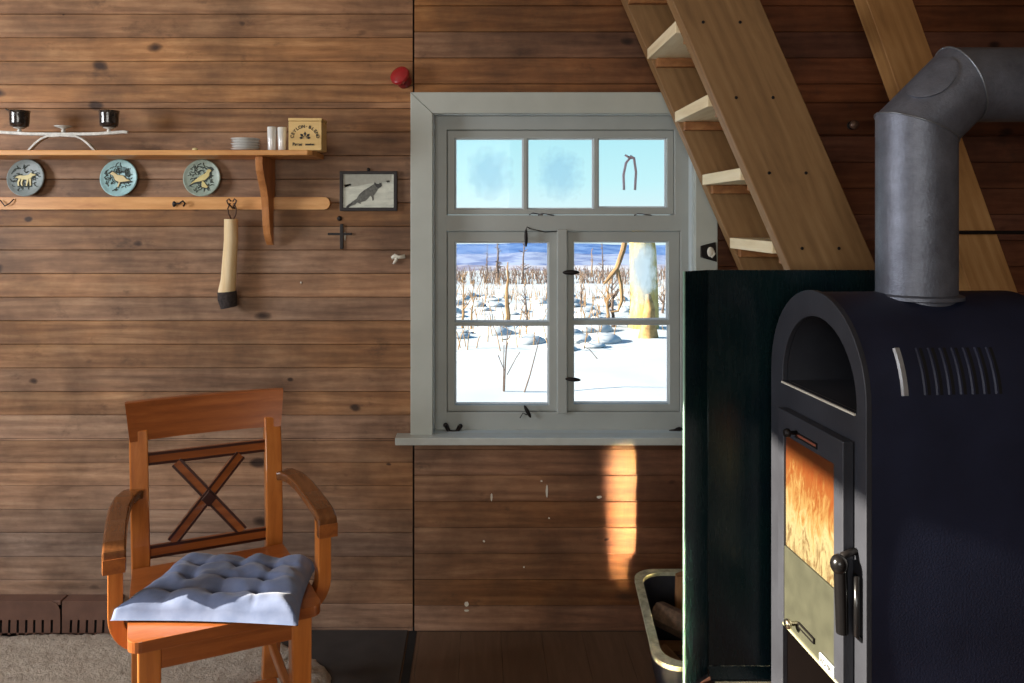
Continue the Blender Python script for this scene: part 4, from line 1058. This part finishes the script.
def ridge(name, Y, ypx, rough_, mat, seed, foot=40, depth=.5):
    """hill range at real distance: crest seen at about ypx"""
    m = MB(); vs = []; NR, NC = 10, 160; half = Y * .9
    for j in range(NR + 1):
        f_ = j / NR; y = Y * (1 - depth * (1 - f_))
        for i in range(NC + 1):
            x = (-1 + 2 * i / NC) * half + Y * .1
            zc = H - (ypx - CY) * Y / F + rough_ * Y * (noise.noise(Vector((x / Y * 7, seed, 0))) + .4 * noise.noise(Vector((x / Y * 25, seed, 1))))
            z = zc - foot * (1 - f_) ** 1.3 + .15 * foot * f_ * (1 - f_) * noise.noise(Vector((x / Y * 14, f_ * 4, seed)))
            vs.append((x, y, z))
    for i in range(NC + 1): x, y, z = vs[NR * (NC + 1) + i]; vs.append((x, y + Y * .15, z - foot * .8))
    m.add(vs, [(j * (NC + 1) + i, j * (NC + 1) + i + 1, (j + 1) * (NC + 1) + i + 1, (j + 1) * (NC + 1) + i) for j in range(NR + 1) for i in range(NC)])
    return struct(m.build(name, mat, smooth=True))
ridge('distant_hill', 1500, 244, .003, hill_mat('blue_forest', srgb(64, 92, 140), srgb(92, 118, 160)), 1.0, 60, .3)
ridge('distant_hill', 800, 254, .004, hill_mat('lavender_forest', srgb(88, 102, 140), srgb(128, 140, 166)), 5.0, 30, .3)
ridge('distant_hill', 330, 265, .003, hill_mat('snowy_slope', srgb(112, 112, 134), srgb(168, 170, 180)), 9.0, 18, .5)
def gp(px, D): 
    x = (px - CX) * D / F; return Vector((x, D, gz(x, D) - .03))
def sapling(px, D, ytop, lean=0, r=.02, nb=8, label='', mat='stemd', seed=0, group=None, spread=.35, up=.8):
    rnd = random.Random(seed * 13 + 5); b = gp(px, D); tp = at(px + lean, ytop, D); n_ = 7; pts = []
    for i in range(n_ + 1):
        f_ = i / n_; p = b.lerp(tp, f_); p.x += rnd.uniform(-1, 1) * min(r, .02) * .8; p.y += rnd.uniform(-1, 1) * r; pts.append(p)
    o = thing('bare_sapling', label, 'tree', b, 0, group)
    MB().tube(pts, [r * (1 - .8 * i / n_) for i in range(n_ + 1)], 6).build('stem', W[mat], o)
    m = MB(); L = (tp - b).length
    for k in range(nb):
        f_ = rnd.uniform(.25, .95); p = b.lerp(tp, f_); a = rnd.uniform(0, 2 * PI); l_ = L * spread * rnd.uniform(.4, 1) * (1 - f_ * .6)
        dr = Vector((math.cos(a), math.sin(a), up)).normalized(); q1 = p + dr * l_ * .5 + Vector((0, 0, l_ * .05)); q2 = p + dr * l_ + Vector((rnd.uniform(-.1, .1) * l_, 0, l_ * .15))
        m.tube([p, q1, q2], [r * .35, r * .25, r * .1], 4); m.tube([q1, q1 + Vector((dr.y, -dr.x, .8)).normalized() * l_ * .4], [r * .2, r * .08], 4)
    if nb: m.build('branches', W[mat], o)
    return o
S = [(497.5, 24, 240, 0, .055, 22, 'tallest bare dark tree through the left lower window', 'stemd', .22, -.1),
     (487, 26, 244, 0, .03, 10, 'thin bare tree just left of the tallest dark one', 'stemd', .2, .3),
     (523, 23, 238, 1, .04, 14, 'bare brown tree right of the tallest one in the left window', 'stemd', .25, .3),
     (507.5, 13, 262, 0, .045, 3, 'pale snow-dusted stake in the middle of the left window', 'stem', .1, .6),
     (527, 12, 284, -3, .02, 8, 'short forked shrub at the right of the left window', 'stemd', .4, .8),
     (462, 12, 272, 2, .022, 12, 'yellowish dry shrub at the left edge of the left window', 'stem', .35, .9),
     (472, 11.5, 280, 1, .018, 10, 'dry shrub second from the left window edge', 'stem', .3, .9),
     (602.5, 26, 243, 0, .035, 10, 'slender bare tree at the middle of the right window', 'stemd', .18, .4),
     (592, 28, 248, 0, .03, 10, 'pale thin tree left of the middle in the right window', 'stem', .18, .4),
     (581, 15, 278, 1, .02, 8, 'upright stalk nearest the centre post in the right window', 'stemd', .3, .8),
     (607, 12, 282, 2, .03, 10, 'many-stemmed shrub left of the thick trunk', 'stem', .5, 1.2),
     (613, 12, 276, -1, .03, 8, 'arching shrub close to the left of the thick trunk', 'stemd', .45, 1.0),
     (663, 14, 285, 1, .025, 10, 'snowy shrub right of the thick trunk', 'stemd', .5, .8)]
for i, (px, D, yt, ln, r, nb, lb, mt, spd, up_) in enumerate(S): sapling(px, D, yt, ln, r, nb, lb, mt, i, spread=spd, up=up_)
def weed(pts, D, r, label, twigs=()):
    b = gp(pts[0][0], D); 
    m = MB(); pp = [at(x, y, D) for x, y in pts]; pp[0].z = gz(pp[0].x, D) - .01
    m.tube(pp, [r * (1 - .6 * i / (len(pp) - 1)) for i in range(len(pp))], 6)
    for tw in twigs: m.tube([at(x, y, D) for x, y in tw], r * .45, 5)
    tag(m.build('weed_stalk', W['stemd']), label, 'weed')
weed([(504, 400), (505, 370), (506.5, 345), (508, 328)], 7.2, .009, 'near double weed stalk standing in snow, left lower pane', [[(505, 372), (498, 355)], [(507, 375), (516, 358), (520, 352)], [(503, 398), (504, 345)]])
weed([(524, 402), (530, 375), (536, 352), (540, 336)], 7.2, .007, 'slanting thin weed stalk, right side of the left lower pane', [[(538, 345), (534, 336)]])
weed([(492, 400), (490, 392), (487, 387)], 7.6, .007, 'tiny weed tip poking from snow in left lower pane', [[(487, 387), (484, 389)]])
weed([(598, 358), (590, 350), (580, 344)], 9.0, .006, 'fallen thin stalk on the snow in the right lower pane')
# thick trunk
m = MB(); D = 12; bt = gp(643, D)
tk = thing('birch_tree', 'thick sunlit yellow-barked tree trunk outside the right window', 'tree', bt)
t = NT('yellow_birch_bark'); nz = t.noise(t.coord((4, 4, 1)), 3, 5, .7)
t.base(t.ramp(nz, [(.3, srgb(112, 88, 50)), (.5, srgb(166, 146, 84)), (.7, srgb(182, 170, 130))])); t.b.inputs['Roughness'].default_value = .9
pts = [bt + Vector((0, 0, -.05)), bt + Vector((0.02, 0, .4)), bt + Vector((0, 0, 1.2)), bt + Vector((-.03, 0, 1.45)), bt + Vector((-.05, 0, 1.58))]
MB().tube(pts, [.24, .21, .195, .18, .05], 20).build('bark', t.m, tk, smooth='e')
m = MB()
for k in range(10):
    x = 628 + 3 * k; m.tube([at(x, 247 + (k * 37) % 60, D - .2), at(x + 2, 247 + (k * 37) % 60 + 14, D - .22)], .012, 5)
m2 = MB(); m2.tube([at(625.5, 238, D - .3), at(623, 250, D - .3), at(617, 268, D - .3), at(609, 278, D - .3), at(604, 284, D - .3)], [.04, .04, .035, .028, .015], 8)
m2.tube([at(617, 268, D - .3), at(621, 285, D - .3), at(622, 300, D - .3), at(618, 311, D - .3), at(611, 312, D - .3)], [.03, .028, .025, .02, .01], 8)
m2.build('drooping_limb', W['stem'], tk)
st = MB(); b = gp(648, 10.5)
st.tube([b + Vector((0, 0, -.05)), b + Vector((0, 0, .18)), b + Vector((.02, 0, .42)), b + Vector((.0, 0, .60))], [.13, .10, .07, .03], 12)
st.tube([b + Vector((-.10, 0, -.03)), b + Vector((-.06, 0, .25))], [.05, .01], 8); st.tube([b + Vector((.10, 0, -.03)), b + Vector((.07, 0, .33))], [.05, .01], 8)
tag(st.build('tree_stump', plain('rough_brown_bark', srgb(150, 120, 76), .9, var=.5, scale=14), smooth='e'), 'jagged brown stump in front of the thick trunk', 'stump')
# dry brush, uncountable
def brush(name, seed, n_, D0, D1, x0, x1, h0, h1, r, mat, label):
    rnd = random.Random(seed); m = MB()
    for k in range(n_):
        D = rnd.uniform(D0, D1); px = rnd.uniform(x0, x1)
        if 618 < px < 664 and D < 14: px -= 60
        b = gp(px, D); h_ = rnd.uniform(h0, h1); a = rnd.uniform(-.35, .35)
        p1 = b + Vector((a * h_ * .4, rnd.uniform(-.1, .1), h_ * .6)); p2 = b + Vector((a * h_, rnd.uniform(-.2, .2), h_))
        m.tube([b, p1, p2], [r, r * .8, r * .3], 4)
    tag(m.build(name, W[mat]), label, 'brush', kind='stuff')
brush('dry_brush', 1, 520, 9.5, 22, 440, 700, .10, .42, .007, 'stem', 'yellow dry brush sticking out of the snow beyond the window')
brush('dark_thicket', 2, 1500, 22, 33, 430, 720, .08, .42, .013, 'stemd', 'dark low thicket at the far edge of the snowfield')
# snow-capped mounds in the brush
rnd = random.Random(11); m = MB()
for k in range(120):
    D = rnd.uniform(9.5, 19); px = rnd.uniform(445, 690); px = px - 70 if 612 < px < 672 and D < 14 else px; b = gp(px, D); s_ = rnd.uniform(.08, .26)
    m.ball(b + Vector((0, 0, .05)), (s_, s_ * .8, s_ * rnd.uniform(.15, .4)), n=12, m=8)
tag(m.build('snow_mounds', W['snow'], smooth=True), 'small lumps of snow over buried brush', 'snow', kind='stuff')

# ------------------------------------------------------------------ light
w = bpy.data.worlds.new('sky'); SC.world = w; w.use_nodes = True; nt = w.node_tree; nt.nodes.clear()
out = nt.nodes.new('ShaderNodeOutputWorld'); bg = nt.nodes.new('ShaderNodeBackground'); nt.links.new(bg.outputs[0], out.inputs[0])
tc = nt.nodes.new('ShaderNodeTexCoord'); sp = nt.nodes.new('ShaderNodeSeparateXYZ'); nt.links.new(tc.outputs['Generated'], sp.inputs[0])
rp = nt.nodes.new('ShaderNodeValToRGB'); nt.links.new(sp.outputs[2], rp.inputs[0])
els = [(0.0, srgb(214, 240, 244)), (.04, srgb(192, 238, 244)), (.12, srgb(168, 226, 238)), (.5, srgb(110, 180, 225)), (1, srgb(70, 140, 210))]
while len(rp.color_ramp.elements) < len(els): rp.color_ramp.elements.new(.5)
for e, (p, c) in zip(rp.color_ramp.elements, els): e.position = p; e.color = c
nt.links.new(rp.outputs[0], bg.inputs[0]); bg.inputs[1].default_value = 1.0

def lamp(name, typ, loc, direction, energy, color, **kw):
    l = bpy.data.lights.new(name, typ); l.energy = energy; l.color = color
    for k, v in kw.items(): setattr(l, k, v)
    o = bpy.data.objects.new(name, l); COL.objects.link(o); o.location = loc
    o.rotation_euler = Vector(direction).to_track_quat('-Z', 'Z' if typ == 'AREA' and abs(Vector(direction).normalized().z) < .9 else 'Y').to_euler()
    return o
lamp('sun', 'SUN', (0, 0, 6), (1, .10, -.36), 22.0, (1.0, .90, .72), angle=math.radians(.6))
lamp('window_light_left', 'AREA', (XL + .02, 1.31, 1.62), (1, .12, -.05), 64, (.93, .95, 1.0), shape='RECTANGLE', size=.70, size_y=1.12)
lamp('added_fill_light', 'AREA', (-.6, YF + .02, 1.55), (0, 1, -.1), 36, (1.0, .94, .86), shape='RECTANGLE', size=1.75, size_y=1.08)  # added fill from behind the camera
d = Vector((.492, WY, .40)) - Vector((.31, YF + .01, .455))
lamp('added_stripe_beam', 'AREA', (.31, YF + .01, .455), d, 1.35, (1.0, .70, .36), shape='RECTANGLE', size=.04, size_y=.40, spread=math.radians(1.7))  # added narrow beam that makes the bright stripe on the back wall

# ------------------------------------------------------------------ camera
cam = bpy.data.cameras.new('camera'); co = bpy.data.objects.new('camera', cam); COL.objects.link(co)
co.location = (0, 0, H); co.rotation_euler = (PI / 2, 0, 0)
cam.sensor_fit = 'HORIZONTAL'; cam.sensor_width = 36; cam.lens = 36 * F / 1024
cam.shift_x = (512 - CX) / 1024; cam.shift_y = -(341.5 - CY) / 1024
cam.clip_start = .05; cam.clip_end = 4000
SC.camera = co
SC.view_settings.view_transform = 'Standard'; SC.view_settings.look = 'None'; SC.view_settings.gamma = 1
SC.view_settings.exposure = 0.13
try: SC.view_settings.use_curve_mapping = False
except Exception: pass
